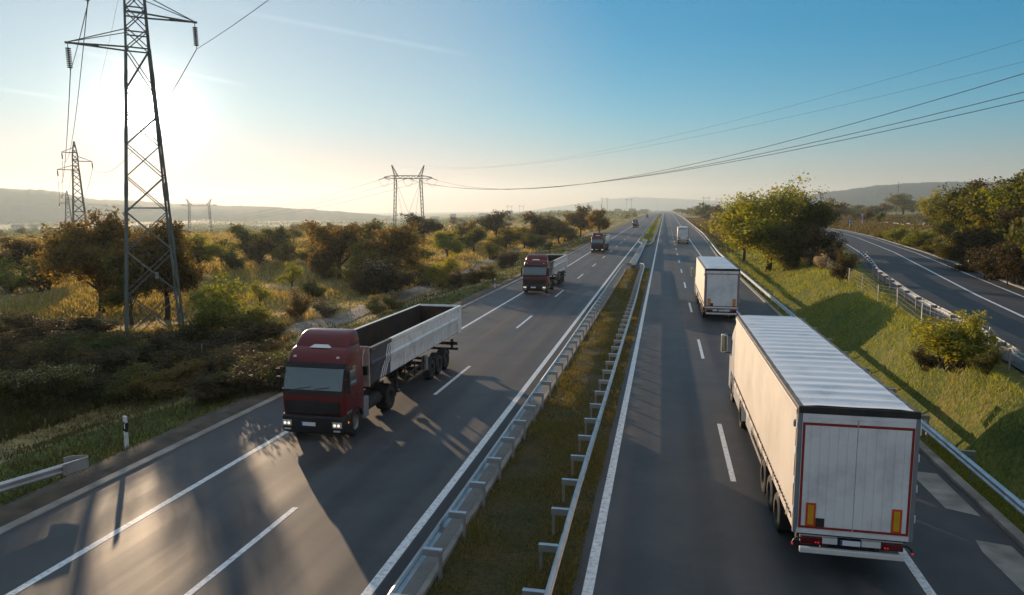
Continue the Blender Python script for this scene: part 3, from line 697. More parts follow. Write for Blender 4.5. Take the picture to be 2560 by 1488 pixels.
# ------------------------------------------------------------------ delineator posts and fences
def delineator(p, h, label):
    root = empty('delineator_post', p); tag(root, label, 'marker post', 'white marker posts with black bands')
    q = MB(); q.loft([[(-0.06, -0.05, z), (0.06, -0.05, z), (0.05, 0.05, z), (-0.05, 0.05, z)] for z in (-0.2, 0.62 * h)] + [[(-0.06, -0.05, h), (0.06, -0.05, h - 0.05), (0.05, 0.05, h - 0.05), (-0.05, 0.05, h)]])
    q.build('shaft', M['post_white'], root)
    q = MB(); q.loft([[(-0.064, -0.054, z + s1), (0.064, -0.054, z + s2), (0.054, 0.054, z + s2), (-0.054, 0.054, z + s1)] for z, s1, s2 in ((0.55 * h, 0.02, -0.04), (0.82 * h, 0.02, -0.04))])
    q.build('black_band', M['black'], root)
    q = MB(); q.box(-0.018, 0.018, -0.060, -0.0545, 0.62 * h, 0.78 * h); q.build('reflector', M['plate'], root)
    return root
for (px, py), h, lab in (((313, 1106), 1.25, 'nearest white marker post with black band, by the guardrail end on the left verge'),
                         ((1218, 711), 1.15, 'white marker post on the left verge just before the second red truck'),
                         ((1444, 622), 1.1, 'small white marker post on the left verge beside the third red truck'),
                         ((2132, 640), 1.1, 'small white marker post with black band at the left edge of the slip road')):
    p, t = at(px, py); delineator(p, h, lab)

def fence(pix, heights, label, braces=()):
    pp = [at(*q) for q in pix]; root = empty('wire_fence', pp[0][0]); tag(root, label, 'fence', 'wire fences on thin posts')
    tops = []
    for (p, t), hp in zip(pp, heights):
        h = hp * t / 1772; q = MB(); r = p - root.location
        q.bar(r + Vector((0, 0, -0.2)), r + Vector((0.02 * (hp % 3 - 1) * h, 0, h)), 0.055, 0.055); q.build('post', M['zinc_dark'] if hp % 2 else M['zinc'], root); tops.append((r, h))
    for k in braces:
        r, h = tops[k]
        for s in (-1, 1):
            q = MB(); q.bar(r + Vector((0, 0, h - 0.1)), r + Vector((s * 0.55 * h, s * 0.35 * h, -0.1)), 0.06, 0.06); q.build('brace', M['zinc_dark'], root)
    q = MB()
    for (r, h), (r2, h2) in zip(tops[:-1], tops[1:]):
        for f in (0.12, 0.35, 0.58, 0.8, 0.97): q.bar(r + Vector((0, 0, h * f)), r2 + Vector((0, 0, h2 * f)), 0.008)
        L = (r2 - r).length; n = int(L / 0.5)
        for i in range(n): q.bar(r.lerp(r2, i / n) + Vector((0, 0, 0.05)), r.lerp(r2, i / n) + Vector((0, 0, (h + (h2 - h) * i / n) * 0.95)), 0.005)
    q.build('wire_mesh', M['zinc_dark'], root)
    return root
fence([(2037, 665), (2059, 682), (2089, 694), (2121, 714), (2161, 743), (2208, 756), (2267, 804), (2431, 880), (2483, 912), (2560, 960)], [31, 33, 34, 41, 42, 48, 58, 76, 54, 60],
      'sagging wire fence on thin pale posts up the grassy bank below the slip road', (7,))
fence([(500, 905), (582, 878), (683, 822), (785, 803), (862, 773), (987, 740), (1033, 718), (1105, 695), (1180, 668), (1260, 640)], [60, 57, 33, 38, 33, 29, 25, 23, 20, 17],
      'broken wire fence with a braced post among the weeds left of the motorway', (3,))

# ------------------------------------------------------------------ wheels
def wheel(parent, x, y, r, w, side, rim='rim'):
    q = MB()
    s = side
    q.lathe_x([(-w / 2 * s, r * 0.55), (-w / 2 * s, r * 0.9), (-w * 0.42 * s, r * 0.985), (-w * 0.2 * s, r), (w * 0.2 * s, r), (w * 0.42 * s, r * 0.985), (w / 2 * s, r * 0.9), (w / 2 * s, r * 0.62), (w * 0.42 * s, r * 0.58)], (0, 0, 0), 28)
    o = q.build('wheel', M['rubber'], parent, smooth=40); o.location = (x, y, r)
    q = MB()
    q.lathe_x([(w * 0.44 * s, r * 0.60), (w * 0.40 * s, r * 0.56), (w * 0.12 * s, r * 0.50), (w * 0.10 * s, r * 0.30), (w * 0.30 * s, r * 0.26), (w * 0.34 * s, r * 0.14), (w * 0.34 * s, 0.0)], (0, 0, 0), 24)
    for k in range(10):
        a = 2 * math.pi * k / 10; cy, cz = r * 0.38 * math.cos(a), r * 0.38 * math.sin(a)
        q.box(min(w * 0.1 * s, w * 0.24 * s), max(w * 0.1 * s, w * 0.24 * s), cy - 0.022, cy + 0.022, cz - 0.022, cz + 0.022)
    q.build('rim', M[rim], o, smooth=40)
    return o
def rrect(hw, y0, y1, r, z, n=4):
    pts = []
    for cx, cy, a0 in ((hw - r, y0 + r, -90), (hw - r, y1 - r * 0.4, 0), (-hw + r, y1 - r * 0.4, 90), (-hw + r, y0 + r, 180)):
        rr = r if cy == y0 + r else r * 0.4
        cx = (hw - rr) * (1 if cx > 0 else -1)
        for k in range(n + 1):
            a = R(a0 + 90 * k / n); pts.append((cx + rr * math.cos(a), cy + rr * math.sin(a), z))
    return pts
def arch(q, x0, x1, y, r, th=0.04, a0=15, a1=165, n=10):
    A = [R(a0 + (a1 - a0) * k / n) for k in range(n + 1)]
    for a, c in zip(A[:-1], A[1:]):
        P = [(y + (r + e) * math.cos(t), 0.5 + (r + e) * math.sin(t)) for t, e in ((a, 0), (c, 0), (c, th), (a, th))]
        q.hexa([(x0, *p) for p in P], [(x1, *p) for p in P])

# ------------------------------------------------------------------ red tipper truck: origin under the front bumper, length along +Y
def make_red_truck(loc, label):
    T = empty('tipper_truck', loc); tag(T, label, 'truck', 'red tipper trucks coming down the left carriageway')
    B = lambda q, n, m, p=T, **k: q.build(n, M[m] if isinstance(m, str) else [M[i] for i in m], p, **k)
    # cab shell
    prof = [(0.88, 0.05, 1.22), (1.3, 0.01, 1.24), (1.82, 0.02, 1.24), (2.25, 0.14, 1.225), (2.70, 0.28, 1.195), (2.90, 0.35, 1.175), (3.10, 0.46, 1.15), (3.26, 0.62, 1.12), (3.36, 0.84, 1.07), (3.39, 1.05, 1.0)]
    q = MB(); q.loft([rrect(hw, yf, 1.78, 0.17, z) for z, yf, hw in prof]); cab = B(q, 'cab', 'red', smooth=35)
    fy = lambda z: I(z, [p[0] for p in prof], [p[1] for p in prof]); fw = lambda z: I(z, [p[0] for p in prof], [p[2] for p in prof])
    # roof fairing
    q = MB()
    q.loft([rrect(hw, yf, yb, r, z, 5) for z, yf, yb, hw, r in ((3.24, 0.78, 1.80, 1.08, 0.12), (3.42, 0.86, 1.84, 1.07, 0.16), (3.58, 0.98, 1.85, 1.05, 0.2), (3.74, 1.14, 1.86, 1.02, 0.22), (3.83, 1.34, 1.86, 0.97, 0.24), (3.86, 1.52, 1.80, 0.9, 0.2))])
    sp = B(q, 'roof_fairing', 'red', smooth=40)
    q = MB(); q.hexa([(-0.42, 0.69, 3.335), (0.42, 0.69, 3.335), (0.42, 0.85, 3.335), (-0.42, 0.85, 3.335)], [(-0.27, 0.80, 3.43), (0.27, 0.80, 3.43), (0.27, 0.90, 3.43), (-0.27, 0.90, 3.43)])
    B(q, 'roof_hatch', 'sign_white', sp)
    # windscreen, surround, visor
    def band(z0, z1, x, off, th, n=6, nx=28):
        rows = []; q = MB()
        for i in range(n + 1):
            z = z0 + (z1 - z0) * i / n
            row = []
            for k in range(nx + 1):
                xx = x * (2 * k / nx - 1); e = min(max(abs(xx) - (fw(z) - 0.17), 0), 0.165)
                row.append((xx * (1 + off * (e > 0) / 1.2), fy(z) - off + 0.17 - math.sqrt(0.17 ** 2 - e * e), z))
            rows.append(row)
        q.sheet(rows); q.sheet([[(a, y + th, c) for a, y, c in r] for r in rows])
        return q
    B(band(1.72, 2.85, 1.17, 0.012, 0.03), 'windscreen_surround', 'black', cab, smooth=50)
    ws = B(band(1.90, 2.67, 1.115, 0.03, 0.02), 'windscreen', 'glass', smooth=50)
    q = MB()
    for x in (-0.62, 0.1): q.bar((x, fy(1.93) - 0.05, 1.93), (x + 0.55, fy(2.02) - 0.05, 2.02), 0.02)
    B(q, 'wiper', 'black', ws)
    q = MB(); q.loft([[(-1.1, fy(2.70) - 0.03, 2.68), (1.1, fy(2.70) - 0.03, 2.68), (1.1, fy(2.70) - 0.09, 2.70), (-1.1, fy(2.70) - 0.09, 2.70)], [(-1.1, fy(2.84) - 0.03, 2.84), (1.1, fy(2.84) - 0.03, 2.84), (1.1, fy(2.84) - 0.07, 2.85), (-1.1, fy(2.84) - 0.07, 2.85)]])
    B(q, 'sun_visor', 'black', cab)
    q = MB()
    for x in (-0.85, 0.85): q.loft([[(x - 0.06, 0.38, 3.02), (x + 0.06, 0.38, 3.02), (x + 0.05, 0.48, 3.06), (x - 0.05, 0.48, 3.06)], [(x - 0.05, 0.42, 3.08), (x + 0.05, 0.42, 3.08), (x + 0.04, 0.50, 3.09), (x - 0.04, 0.50, 3.09)]])
    B(q, 'roof_light', 'lens', cab)
    # front panel, grille, bumper
    q = MB(); q.box(-1.06, 1.06, -0.045, 0.03, 1.02, 1.50)
    gr = B(q, 'grille', 'black', bevel=0.02)
    q = MB()
    for k in range(5): q.box(-1.0, 1.0, -0.075, -0.046, 1.07 + 0.085 * k, 1.115 + 0.085 * k)
    B(q, 'slat', 'chassis', gr)
    q = MB(); q.loft([rrect(hw, yf, 0.75, 0.18, z) for z, yf, hw in ((0.28, 0.03, 1.18), (0.34, -0.06, 1.235), (0.60, -0.10, 1.25), (0.90, -0.08, 1.25), (0.97, -0.02, 1.235))])
    bp = B(q, 'bumper', 'black', smooth=35)
    for s in (-1, 1):
        q = MB(); q.box(min(s * 0.80, s * 1.16), max(s * 0.80, s * 1.16), -0.125, -0.06, 0.56, 0.78); hl = B(q, 'headlight', 'lens', bevel=0.02)
        q = MB()
        for cx in (0.90, 1.05): q.loft([[(s * cx + r_ * math.cos(a), -y_, 0.67 + r_ * math.sin(a)) for a in [2 * math.pi * k / 12 for k in range(12)]] for r_, y_ in ((0.055, 0.122), (0.055, 0.132))])
        B(q, 'bulb', 'lamp', hl)
        q = MB(); q.box(min(s * 0.84, s * 1.10), max(s * 0.84, s * 1.10), -0.115, -0.08, 0.42, 0.48); B(q, 'fog_lamp', 'lens', bp)
        q = MB(); q.box(min(s * 1.235, s * 1.262), max(s * 1.235, s * 1.262), 0.25, 0.32, 0.66, 0.73); B(q, 'side_lamp', 'amber', bp)
    q = MB(); q.box(-0.42, 0.14, -0.117, -0.102, 0.60, 0.735); npl = B(q, 'number_plate', 'plate', bp)
    q = MB(); q.box(-0.42, -0.36, -0.121, -0.117, 0.602, 0.733); B(q, 'blue_strip', 'blue', npl)
    for s in (-1, 1):
        # door with window and handle, side skirt, step, mirror, wheel arch
        def sx(z, o): return s * (fw(z) + o)
        q = MB(); P = [(0.30, 1.15), (1.15, 1.15), (1.15, 2.78), (0.52, 2.78), (0.28, 2.1)]
        q.loft([[(sx(z, 0.006), y, z) for y, z in P], [(sx(z, 0.018), y, z) for y, z in P]]); dr = B(q, 'door', 'red', cab)
        P = [(0.38, 1.98), (1.05, 1.98), (1.08, 2.68), (0.55, 2.68)]
        q = MB(); q.loft([[(sx(z, 0.012), y, z) for y, z in P], [(sx(z, 0.026), y, z) for y, z in P]]); B(q, 'window', 'glass', dr)
        q = MB(); q.box(min(s * 1.26, s * 1.285), max(s * 1.26, s * 1.285), 0.92, 1.08, 1.55, 1.60); B(q, 'handle', 'black', dr)
        q = MB(); q.box(min(s * 1.24, s * 1.26), max(s * 1.24, s * 1.26), 0.2, 0.62, 1.02, 1.09); B(q, 'trim_strip', 'body_grey', cab)
        q = MB(); arch(q, min(s * 0.86, s * 1.27), max(s * 0.86, s * 1.27), 1.0, 0.55); B(q, 'wheel_arch', 'black')
        q = MB(); q.box(min(s * 1.02, s * 1.24), max(s * 1.02, s * 1.24), 0.12, 0.42, 0.36, 0.92); B(q, 'step', 'black', bevel=0.02)
        q = MB(); q.bar((s * 1.2, 0.22, 2.68), (s * 1.36, 0.10, 2.68), 0.03); q.bar((s * 1.22, 0.22, 1.86), (s * 1.36, 0.10, 1.84), 0.03)
        mr = B(q, 'mirror_arm', 'black', cab)
        q = MB(); q.box(min(s * 1.27, s * 1.44), max(s * 1.27, s * 1.44), 0.04, 0.17, 1.80, 2.34); q.box(min(s * 1.28, s * 1.43), max(s * 1.28, s * 1.43), 0.04, 0.17, 2.37, 2.64); B(q, 'mirror', 'black', mr, bevel=0.03)
        # tractor flank: grey box, tank, mudguard
        q = MB(); q.box(min(s * 0.92, s * 1.24), max(s * 0.92, s * 1.24), 1.70, 2.20, 0.42, 1.22); B(q, 'side_locker', 'body_grey', bevel=0.04)
        q = MB(); q.loft([[(s * (0.92 + 0.30 * math.cos(a)), y, 0.78 + 0.28 * math.sin(a)) for a in [2 * math.pi * k / 14 for k in range(14)]] for y in (2.32, 3.55)]); B(q, 'fuel_tank', 'chassis', smooth=40)
        q = MB(); arch(q, min(s * 0.62, s * 1.23), max(s * 0.62, s * 1.23), 4.55, 0.57, a0=-5, a1=185); B(q, 'mudguard', 'black')
        wheel(T, s * 1.06, 1.0, 0.52, 0.32, s)
        wheel(T, s * 0.95, 4.55, 0.52, 0.55, s, 'rim_dark')
        for y in (10.15, 11.35, 12.6):
            wheel(T, s * 1.02, y, 0.50, 0.40, s, 'rim_dark')
            q = MB(); arch(q, min(s * 0.8, s * 1.2), max(s * 0.8, s * 1.2), y, 0.56, a0=20, a1=160); B(q, 'mudguard', 'chassis')
        # trailer side guard, landing leg
        q = MB()
        for z in (0.62, 1.0): q.box(min(s * 1.14, s * 1.19), max(s * 1.14, s * 1.19), 6.5, 9.2, z, z + 0.1)
        for y in (6.5, 7.8, 9.1): q.box(min(s * 1.09, s * 1.135), max(s * 1.09, s * 1.135), y, y + 0.08, 0.6, 1.4)
        B(q, 'side_guard', 'body_rust')
        q = MB(); q.box(min(s * 0.95, s * 1.2), max(s * 0.95, s * 1.2), 9.25, 9.6, 0.62, 1.32); B(q, 'tool_box', 'body_grey', bevel=0.03)
        q = MB(); q.box(min(s * 0.8, s * 0.95), max(s * 0.8, s * 0.95), 5.95, 6.12, 0.45, 1.45); q.box(min(s * 0.72, s * 1.03), max(s * 0.72, s * 1.03), 5.9, 6.17, 0.38, 0.45); B(q, 'landing_leg', 'chassis')
        # tipper side wall (pressed profile)
        PR = [(1.16, 1.56), (1.18, 1.60), (1.19, 2.02), (1.22, 2.10), (1.225, 2.22), (1.265, 2.30), (1.27, 2.40), (1.225, 2.48), (1.22, 2.86), (1.27, 2.90), (1.27, 3.04)]
        inner = [(1.12, 3.04), (1.12, 1.56)]
        q = MB(); q.loft([[(s * x, y, z) for x, z in PR + inner] for y in (4.65, 15.3)]); B(q, 'side_wall', 'body_white', smooth=25)
        q = MB(); q.loft([[(s * x, y, z) for x, z in PR + inner] for y in (2.50, 4.645)]); B(q, 'front_side_panel', 'body_slate', smooth=25)
        def stripe(y0, w):
            q = MB(); dy = lambda z: 1.15 - (z - 1.56) * -0.62 - 1.15
            rows = [[(s * (x + 0.008), y0 + dy(z) + e, z) for e in (0, w)] for x, z in PR[1:-2]]
            q.sheet(rows); q.sheet([[(a - s * 0.005, c, z) for a, c, z in r] for r in rows]); return q
        for y0, w in ((3.50, 0.12), (3.74, 0.12), (3.98, 0.12)): B(stripe(y0, w), 'stripe', 'sign_white')
        q = MB()
        for y in np.arange(6.2, 15.2, 1.42): q.box(min(s * 1.192, s * 1.262), max(s * 1.192, s * 1.262), y, y + 0.09, 1.6, 2.20)
        q.box(min(s * 1.20, s * 1.275), max(s * 1.20, s * 1.275), 14.75, 15.28, 1.5, 2.88)
        B(q, 'wall_rib', 'body_white')
        q = MB()
        for y in np.arange(10.4, 14.4, 0.62): q.box(min(s * 1.222, s * 1.236), max(s * 1.222, s * 1.236), y, y + 0.5, 2.53, 2.82)
        B(q, 'wall_patch', 'plate')
    # tipper box
    q = MB(); q.hexa([(-1.2, 2.36, 1.5), (1.2, 2.36, 1.5), (1.2, 2.49, 1.5), (-1.2, 2.49, 1.5)], [(-1.2, 2.40, 3.10), (1.2, 2.40, 3.10), (1.2, 2.49, 3.10), (-1.2, 2.49, 3.10)]); B(q, 'front_wall', 'body_pink', bevel=0.02)
    q = MB(); q.box(-1.12, 1.12, 2.495, 15.2, 1.52, 1.60); q.box(-1.118, -1.095, 2.5, 15.2, 1.6, 3.02); q.box(1.095, 1.118, 2.5, 15.2, 1.6, 3.02); q.box(-1.09, 1.09, 2.495, 2.52, 1.6, 3.0); q.box(-1.09, 1.09, 15.17, 15.2, 1.6, 2.96); B(q, 'box_lining', 'body_rust')
    q = MB(); q.box(-1.12, 1.12, 15.22, 15.32, 1.45, 2.98); q.box(-1.24, 1.24, 15.325, 15.42, 2.86, 3.04); q.box(-1.24, 1.24, 15.325, 15.42, 1.42, 1.6); B(q, 'tailgate', 'body_white')
    q = MB(); q.tube([(1.02, 2.36, 3.0), (0.96, 2.33, 2.7), (0.98, 2.3, 2.2), (0.92, 2.3, 1.7), (0.5, 2.2, 1.4)], 0.02); B(q, 'air_hose', 'sign_white')
    q = MB(); q.box(0.88, 1.18, 2.2, 2.355, 2.0, 2.34); B(q, 'valve_box', 'black')
    # chassis
    q = MB()
    for s in (-1, 1): q.box(min(s * 0.38, s * 0.48), max(s * 0.38, s * 0.48), 0.6, 5.6, 0.72, 1.0); q.box(min(s * 0.45, s * 0.6), max(s * 0.45, s * 0.6), 3.6, 15.0, 1.22, 1.5)
    q.box(-0.55, 0.55, 3.9, 5.0, 1.0, 1.2)
    for y in (1.0, 4.55, 10.15, 11.35, 12.6): q.box(-0.9, 0.9, y - 0.07, y + 0.07, 0.44, 0.58)
    for y in np.arange(5, 15, 1.1): q.box(-0.6, 0.6, y, y + 0.1, 1.3, 1.48)
    B(q, 'chassis_frame', 'chassis')
    q = MB(); q.box(-1.15, 1.15, 14.9, 15.0, 0.55, 0.68); q.box(-1.2, 1.2, 14.6, 14.72, 0.9, 1.06); q.box(-0.9, -0.8, 14.7, 14.9, 0.6, 1.2); q.box(0.8, 0.9, 14.7, 14.9, 0.6, 1.2); B(q, 'rear_bumper', 'chassis')
    return T

red = make_red_truck((-12.32, 23.45, 0), 'nearest red tipper truck with long white open trailer, lights on, at lower left')
KM = kids_map(red)
for (x, y, rz), lab in (((-12.5, 70.6, 0), 'second red tipper truck of the line, ahead of the white marker post'), ((-12.55, 140.5, 0), 'third red tipper truck, smaller, level with the crossover barrier'),
                    ((-13.0, 340, 0.0), 'fourth dark red tipper truck, tiny, far down the left carriageway'), ((-17.0, 760, 0.0), 'farthest tipper truck, a dark speck at the head of the line')):
    c = copy_tree(red, KM); c.location = (x, y, 0); c.rotation_euler = (0, 0, rz); c['label'] = lab

# ------------------------------------------------------------------ white curtain-sider: origin under the rear doors, length along +Y
def make_white_truck(loc, label):
    T = empty('curtain_truck', loc); tag(T, label, 'truck', 'white curtain-sided trucks driving away on the right carriageway')
    B = lambda q, n, m, p=T, **k: q.build(n, M[m], p, **k)
    L = 14.3
    for s in (-1, 1):
        rows = []; rng = np.random.default_rng(3)
        for i in range(73):
            y = 0.14 + (L - 0.2) * i / 72
            rows.append([(s * (1.262 + 0.012 * math.sin(i * 0.55) * math.sin(math.pi * k / 8) + 0.014 * math.sin(math.pi * k / 8) + 0.004 * math.sin(i * 2.1 + k)), y, 1.33 + (3.86 - 1.33) * k / 8) for k in range(9)])
        q = MB(); q.sheet(rows); q.sheet([[(a - s * 0.02, c, z) for a, c, z in r] for r in rows]); cu = B(q, 'side_curtain', 'tarp', smooth=60)
        q = MB(); q.box(min(s * 1.24, s * 1.285), max(s * 1.24, s * 1.285), 0.1, L, 3.80, 3.93); B(q, 'curtain_rail', 'tarp', bevel=0.015)
        q = MB(); zz = []
        for i in range(120): zz.append((s * (1.282 + 0.006 * (i % 2)), 0.16 + i * (L - 0.3) / 119, 1.375 + (0.055 if i % 2 else -0.03) * (1.5 if i % 17 == 0 else 1)))
        q.tube(zz, 0.012, 4); B(q, 'lacing', 'black', cu)
        q = MB()
        for y in np.arange(0.8, L, 1.12): q.box(min(s * 1.276, s * 1.292), max(s * 1.276, s * 1.292), y, y + 0.05, 1.12, 1.42)
        B(q, 'strap', 'tarp', cu)
        q = MB(); q.box(min(s * 1.20, s * 1.258), max(s * 1.20, s * 1.258), 0.05, L, 1.10, 1.325); B(q, 'side_rail', 'tarp', bevel=0.01)
        q = MB(); q.box(min(s * 1.13, s * 1.25), max(s * 1.13, s * 1.25), 0.06, L, 3.935, 4.0); B(q, 'roof_edge', 'edge', bevel=0.01)
        q = MB(); q.box(min(s * 1.17, s * 1.262), max(s * 1.17, s * 1.262), 0.0, 0.13, 1.05, 3.86); B(q, 'corner_post', 'body_grey')
        q = MB()
        for z in (1.5, 2.2, 2.9, 3.5): q.box(min(s * 1.264, s * 1.285), max(s * 1.264, s * 1.285), -0.01, 0.1, z, z + 0.16)
        B(q, 'hinge', 'sign_white')
        q = MB(); q.box(min(s * 1.27, s * 1.33), max(s * 1.27, s * 1.33), 0.1, 0.2, 3.5, 3.66) if s < 0 else q.box(1.264, 1.28, 0.1, 0.2, 3.5, 3.6)
        B(q, 'curtain_tensioner', 'body_grey', bevel=0.02)
        # rear door leaf with pressed planks
        q = MB(); x0 = 0.004 if s > 0 else -1.165
        n = 6; w = 1.161 / n
        for k in range(n):
            q.box(x0 + k * w + 0.005, x0 + (k + 1) * w - 0.005, -0.028, 0.03, 1.17, 3.76)
        q.box(x0, x0 + 1.161, -0.02, 0.032, 1.168, 3.762)
        dr = B(q, 'rear_door', 'door')
        q = MB(); e = 0.045
        xa, xb = (0.012, 1.10) if s > 0 else (-1.10, -0.012)
        q.box(xa, xb, -0.032, -0.0285, 3.60, 3.66); q.box(xa, xb, -0.032, -0.0285, 1.185, 1.24)
        xo = (1.10, 1.155) if s > 0 else (-1.155, -1.10)
        q.box(xo[0], xo[1], -0.032, -0.0285, 1.185, 3.66); B(q, 'reflective_tape', 'tape_red', dr)
        xm = s * 0.90 + (0.0 if s > 0 else -0.0)
        q = MB(); q.box(xm - 0.105, xm + 0.105, -0.040, -0.0325, 1.24, 1.79); mk = B(q, 'rear_marker', 'mark_red', dr)
        q = MB(); q.box(xm - 0.062, xm + 0.062, -0.044, -0.0405, 1.285, 1.745); B(q, 'yellow_panel', 'mark_yel', mk)
        q = MB(); q.box(s * 0.0 + (0.012 if s > 0 else -1.1), (1.1 if s > 0 else -0.012), -0.030, -0.0285, 3.68, 3.755); B(q, 'door_hood', 'door', dr)
        # lamps
        q = MB(); q.box(min(s * 0.62, s * 1.08), max(s * 0.62, s * 1.08), -0.02, 0.06, 0.80, 0.965); tl = B(q, 'tail_lamp', 'tail', bevel=0.01)
        q = MB()
        for cx in (0.70, 0.76): q.loft([[(s * cx + 0.02 * math.cos(a), -y_, 0.86 + 0.02 * math.sin(a)) for a in [2 * math.pi * k / 10 for k in range(10)]] for y_ in (0.018, 0.03)])
        B(q, 'lit_bulb', 'tail_on', tl)
        q = MB(); q.tube([(s * 1.06, 0.0, 0.92), (s * 1.14, -0.02, 0.95), (s * 1.22, -0.03, 0.90), (s * 1.26, -0.03, 0.82)], 0.022, 6); st = B(q, 'marker_stalk', 'black')
        q = MB(); q.box(min(s * 1.245, s * 1.285), max(s * 1.245, s * 1.285), -0.06, -0.02, 0.77, 0.815); B(q, 'outline_lamp', 'tail_on', st, bevel=0.01)
        # wheels
        for y in (2.45, 3.75, 5.08): wheel(T, s * 1.06, y, 0.50, 0.38, s, 'rim_dark')
        wheel(T, s * 0.97, 11.6, 0.51, 0.56, s, 'rim_dark'); wheel(T, s * 1.08, 15.55, 0.51, 0.32, s, 'rim')
        q = MB(); arch(q, min(s * 0.68, s * 1.25), max(s * 0.68, s * 1.25), 11.6, 0.58, a0=-5, a1=185); B(q, 'mudguard', 'cab_white')
        q = MB(); arch(q, min(s * 0.86, s * 1.25), max(s * 0.86, s * 1.25), 15.55, 0.56, a0=5, a1=175); B(q, 'wheel_arch', 'cab_white')
        q = MB()
        for z in (0.55, 0.88): q.box(min(s * 1.16, s * 1.20), max(s * 1.16, s * 1.20), 5.9, 8.6, z, z + 0.14)
        for y in (6.0, 7.2, 8.4): q.box(min(s * 1.11, s * 1.155), max(s * 1.11, s * 1.155), y, y + 0.08, 0.5, 1.1)
        B(q, 'side_guard', 'rim')
        q = MB(); q.box(min(s * 0.85, s * 1.19), max(s * 0.85, s * 1.19), 8.7, 10.3, 0.52, 1.06); B(q, 'pallet_box', 'cab_white', bevel=0.03)
        q = MB(); q.box(min(s * 0.85, s * 1.22), max(s * 0.85, s * 1.22), 12.4, 14.8, 0.40, 1.02); B(q, 'side_skirt', 'cab_white', bevel=0.04)
    # roof tarp over bows
    rows = []; nb = 20
    for i in range(nb * 8 + 1):
        y = 0.08 + (L - 0.1) * i / (nb * 8); ph = (i % 8) / 8
        sag = 0.032 * (abs(math.cos(math.pi * ph)) ** 3) + 0.004 * math.sin(i * 1.7)
        rows.append([(-1.14 + 2.28 * k / 8, y, 4.002 + sag * (1 if 0 < k < 8 else 0.35) + 0.004 * math.sin(k * 1.3 + i * 0.35)) for k in range(9)])
    q = MB(); q.sheet(rows); B(q, 'roof_sheet', 'roof_tarp', smooth=70, fix=False)
    q = MB(); q.box(-1.19, 1.19, 0.14, L - 0.02, 1.1, 3.9); B(q, 'load_box', 'body_grey')
    q = MB(); q.box(-1.255, 1.255, -0.02, 0.055, 3.865, 4.02); B(q, 'rear_header', 'chassis', bevel=0.01)
    q = MB(); q.box(-1.165, 1.165, -0.028, 0.055, 3.765, 3.86); B(q, 'header_panel', 'door')
    q = MB(); q.box(-1.19, 1.17, -0.03, 0.05, 1.06, 1.163)
    for k in range(13): q.box(-1.1 + k * 0.18, -1.085 + k * 0.18, -0.034, -0.0305, 1.10, 1.115)
    B(q, 'rear_sill', 'door')
    q = MB(); q.box(-0.79, -0.60, -0.0335, -0.0285, 1.235, 1.44); B(q, 'grey_patch', 'rim_dark')
    q = MB(); q.box(-1.12, 1.12, 0.3, 0.5, 0.72, 1.05); q.box(-1.15, 1.15, 0.05, 0.2, 1.0, 1.055)
    for s in (-1, 1): q.box(min(s * 0.4, s * 0.52), max(s * 0.4, s * 0.52), 0.1, 13.5, 0.75, 1.08); q.box(min(s * 0.38, s * 0.48), max(s * 0.38, s * 0.48), 10.6, 16.6, 0.55, 0.74)
    for y in (2.45, 3.75, 5.08, 11.6, 15.55): q.box(-0.9, 0.9, y - 0.07, y + 0.07, 0.43, 0.57)
    for y in np.arange(0.8, 14, 1.2): q.box(-1.18, 1.18, y, y + 0.08, 0.98, 1.095)
    B(q, 'chassis_frame', 'chassis')
    q = MB(); q.box(-0.615, -0.295, -0.015, 0.06, 0.84, 0.975); q.box(0.215, 0.615, -0.015, 0.06, 0.84, 0.975); q.box(-1.09, 1.09, 0.065, 0.1, 0.82, 0.99); lb = B(q, 'lamp_bar', 'cab_white')
    q = MB(); q.box(-0.28, 0.20, -0.03, 0.06, 0.825, 0.985); nf = B(q, 'plate_frame', 'black', lb)
    q = MB(); q.box(-0.235, 0.185, -0.036, -0.031, 0.845, 0.965); npl = B(q, 'number_plate', 'plate', lb)
    q = MB(); q.box(-0.235, -0.195, -0.040, -0.0365, 0.846, 0.964); B(q, 'blue_strip', 'blue', npl)
    q = MB(); q.box(-1.10, 1.10, -0.06, 0.05, 0.60, 0.725); ub = B(q, 'underrun_bar', 'cab_white', bevel=0.015)
    for s in (-1, 1):
        q = MB(); q.box(min(s * 0.5, s * 0.6), max(s * 0.5, s * 0.6), 0.035, 0.35, 0.58, 0.9); B(q, 'bracket', 'chassis', ub)
    # tractor cab (front at +Y)
    C_ = 17.0
    prof = [(0.45, 0.06, 1.20), (0.60, 0.0, 1.24), (1.3, 0.0, 1.25), (1.8, 0.04, 1.25), (2.6, 0.28, 1.22), (2.9, 0.45, 1.19), (3.3, 0.75, 1.12), (3.6, 1.10, 1.02), (3.68, 1.3, 0.9)]
    ring = lambda z, f, hw: [(x, C_ - y, zz) for x, y, zz in rrect(hw, f, 2.2, 0.2, z)]
    q = MB(); q.loft([ring(*p) for p in prof[2:]] ); cab = B(q, 'cab', 'cab_white', smooth=35)
    q = MB(); q.loft([[(x, C_ - y, zz) for x, y, zz in rrect(hw, f, 0.9, 0.2, z)] for z, f, hw in ((0.35, 0.06, 1.2), (0.45, 0, 1.25), (1.29, 0.0, 1.25))]); B(q, 'bumper', 'cab_white', smooth=35)
    fy = lambda z: I(z, [p[0] for p in prof], [p[1] for p in prof])
    q = MB(); q.sheet([[(x, C_ - fy(z) + 0.012, z) for x in (-1.0, -0.5, 0, 0.5, 1.0)] for z in (1.85, 2.2, 2.6, 2.85)]); B(q, 'windscreen', 'glass', cab)
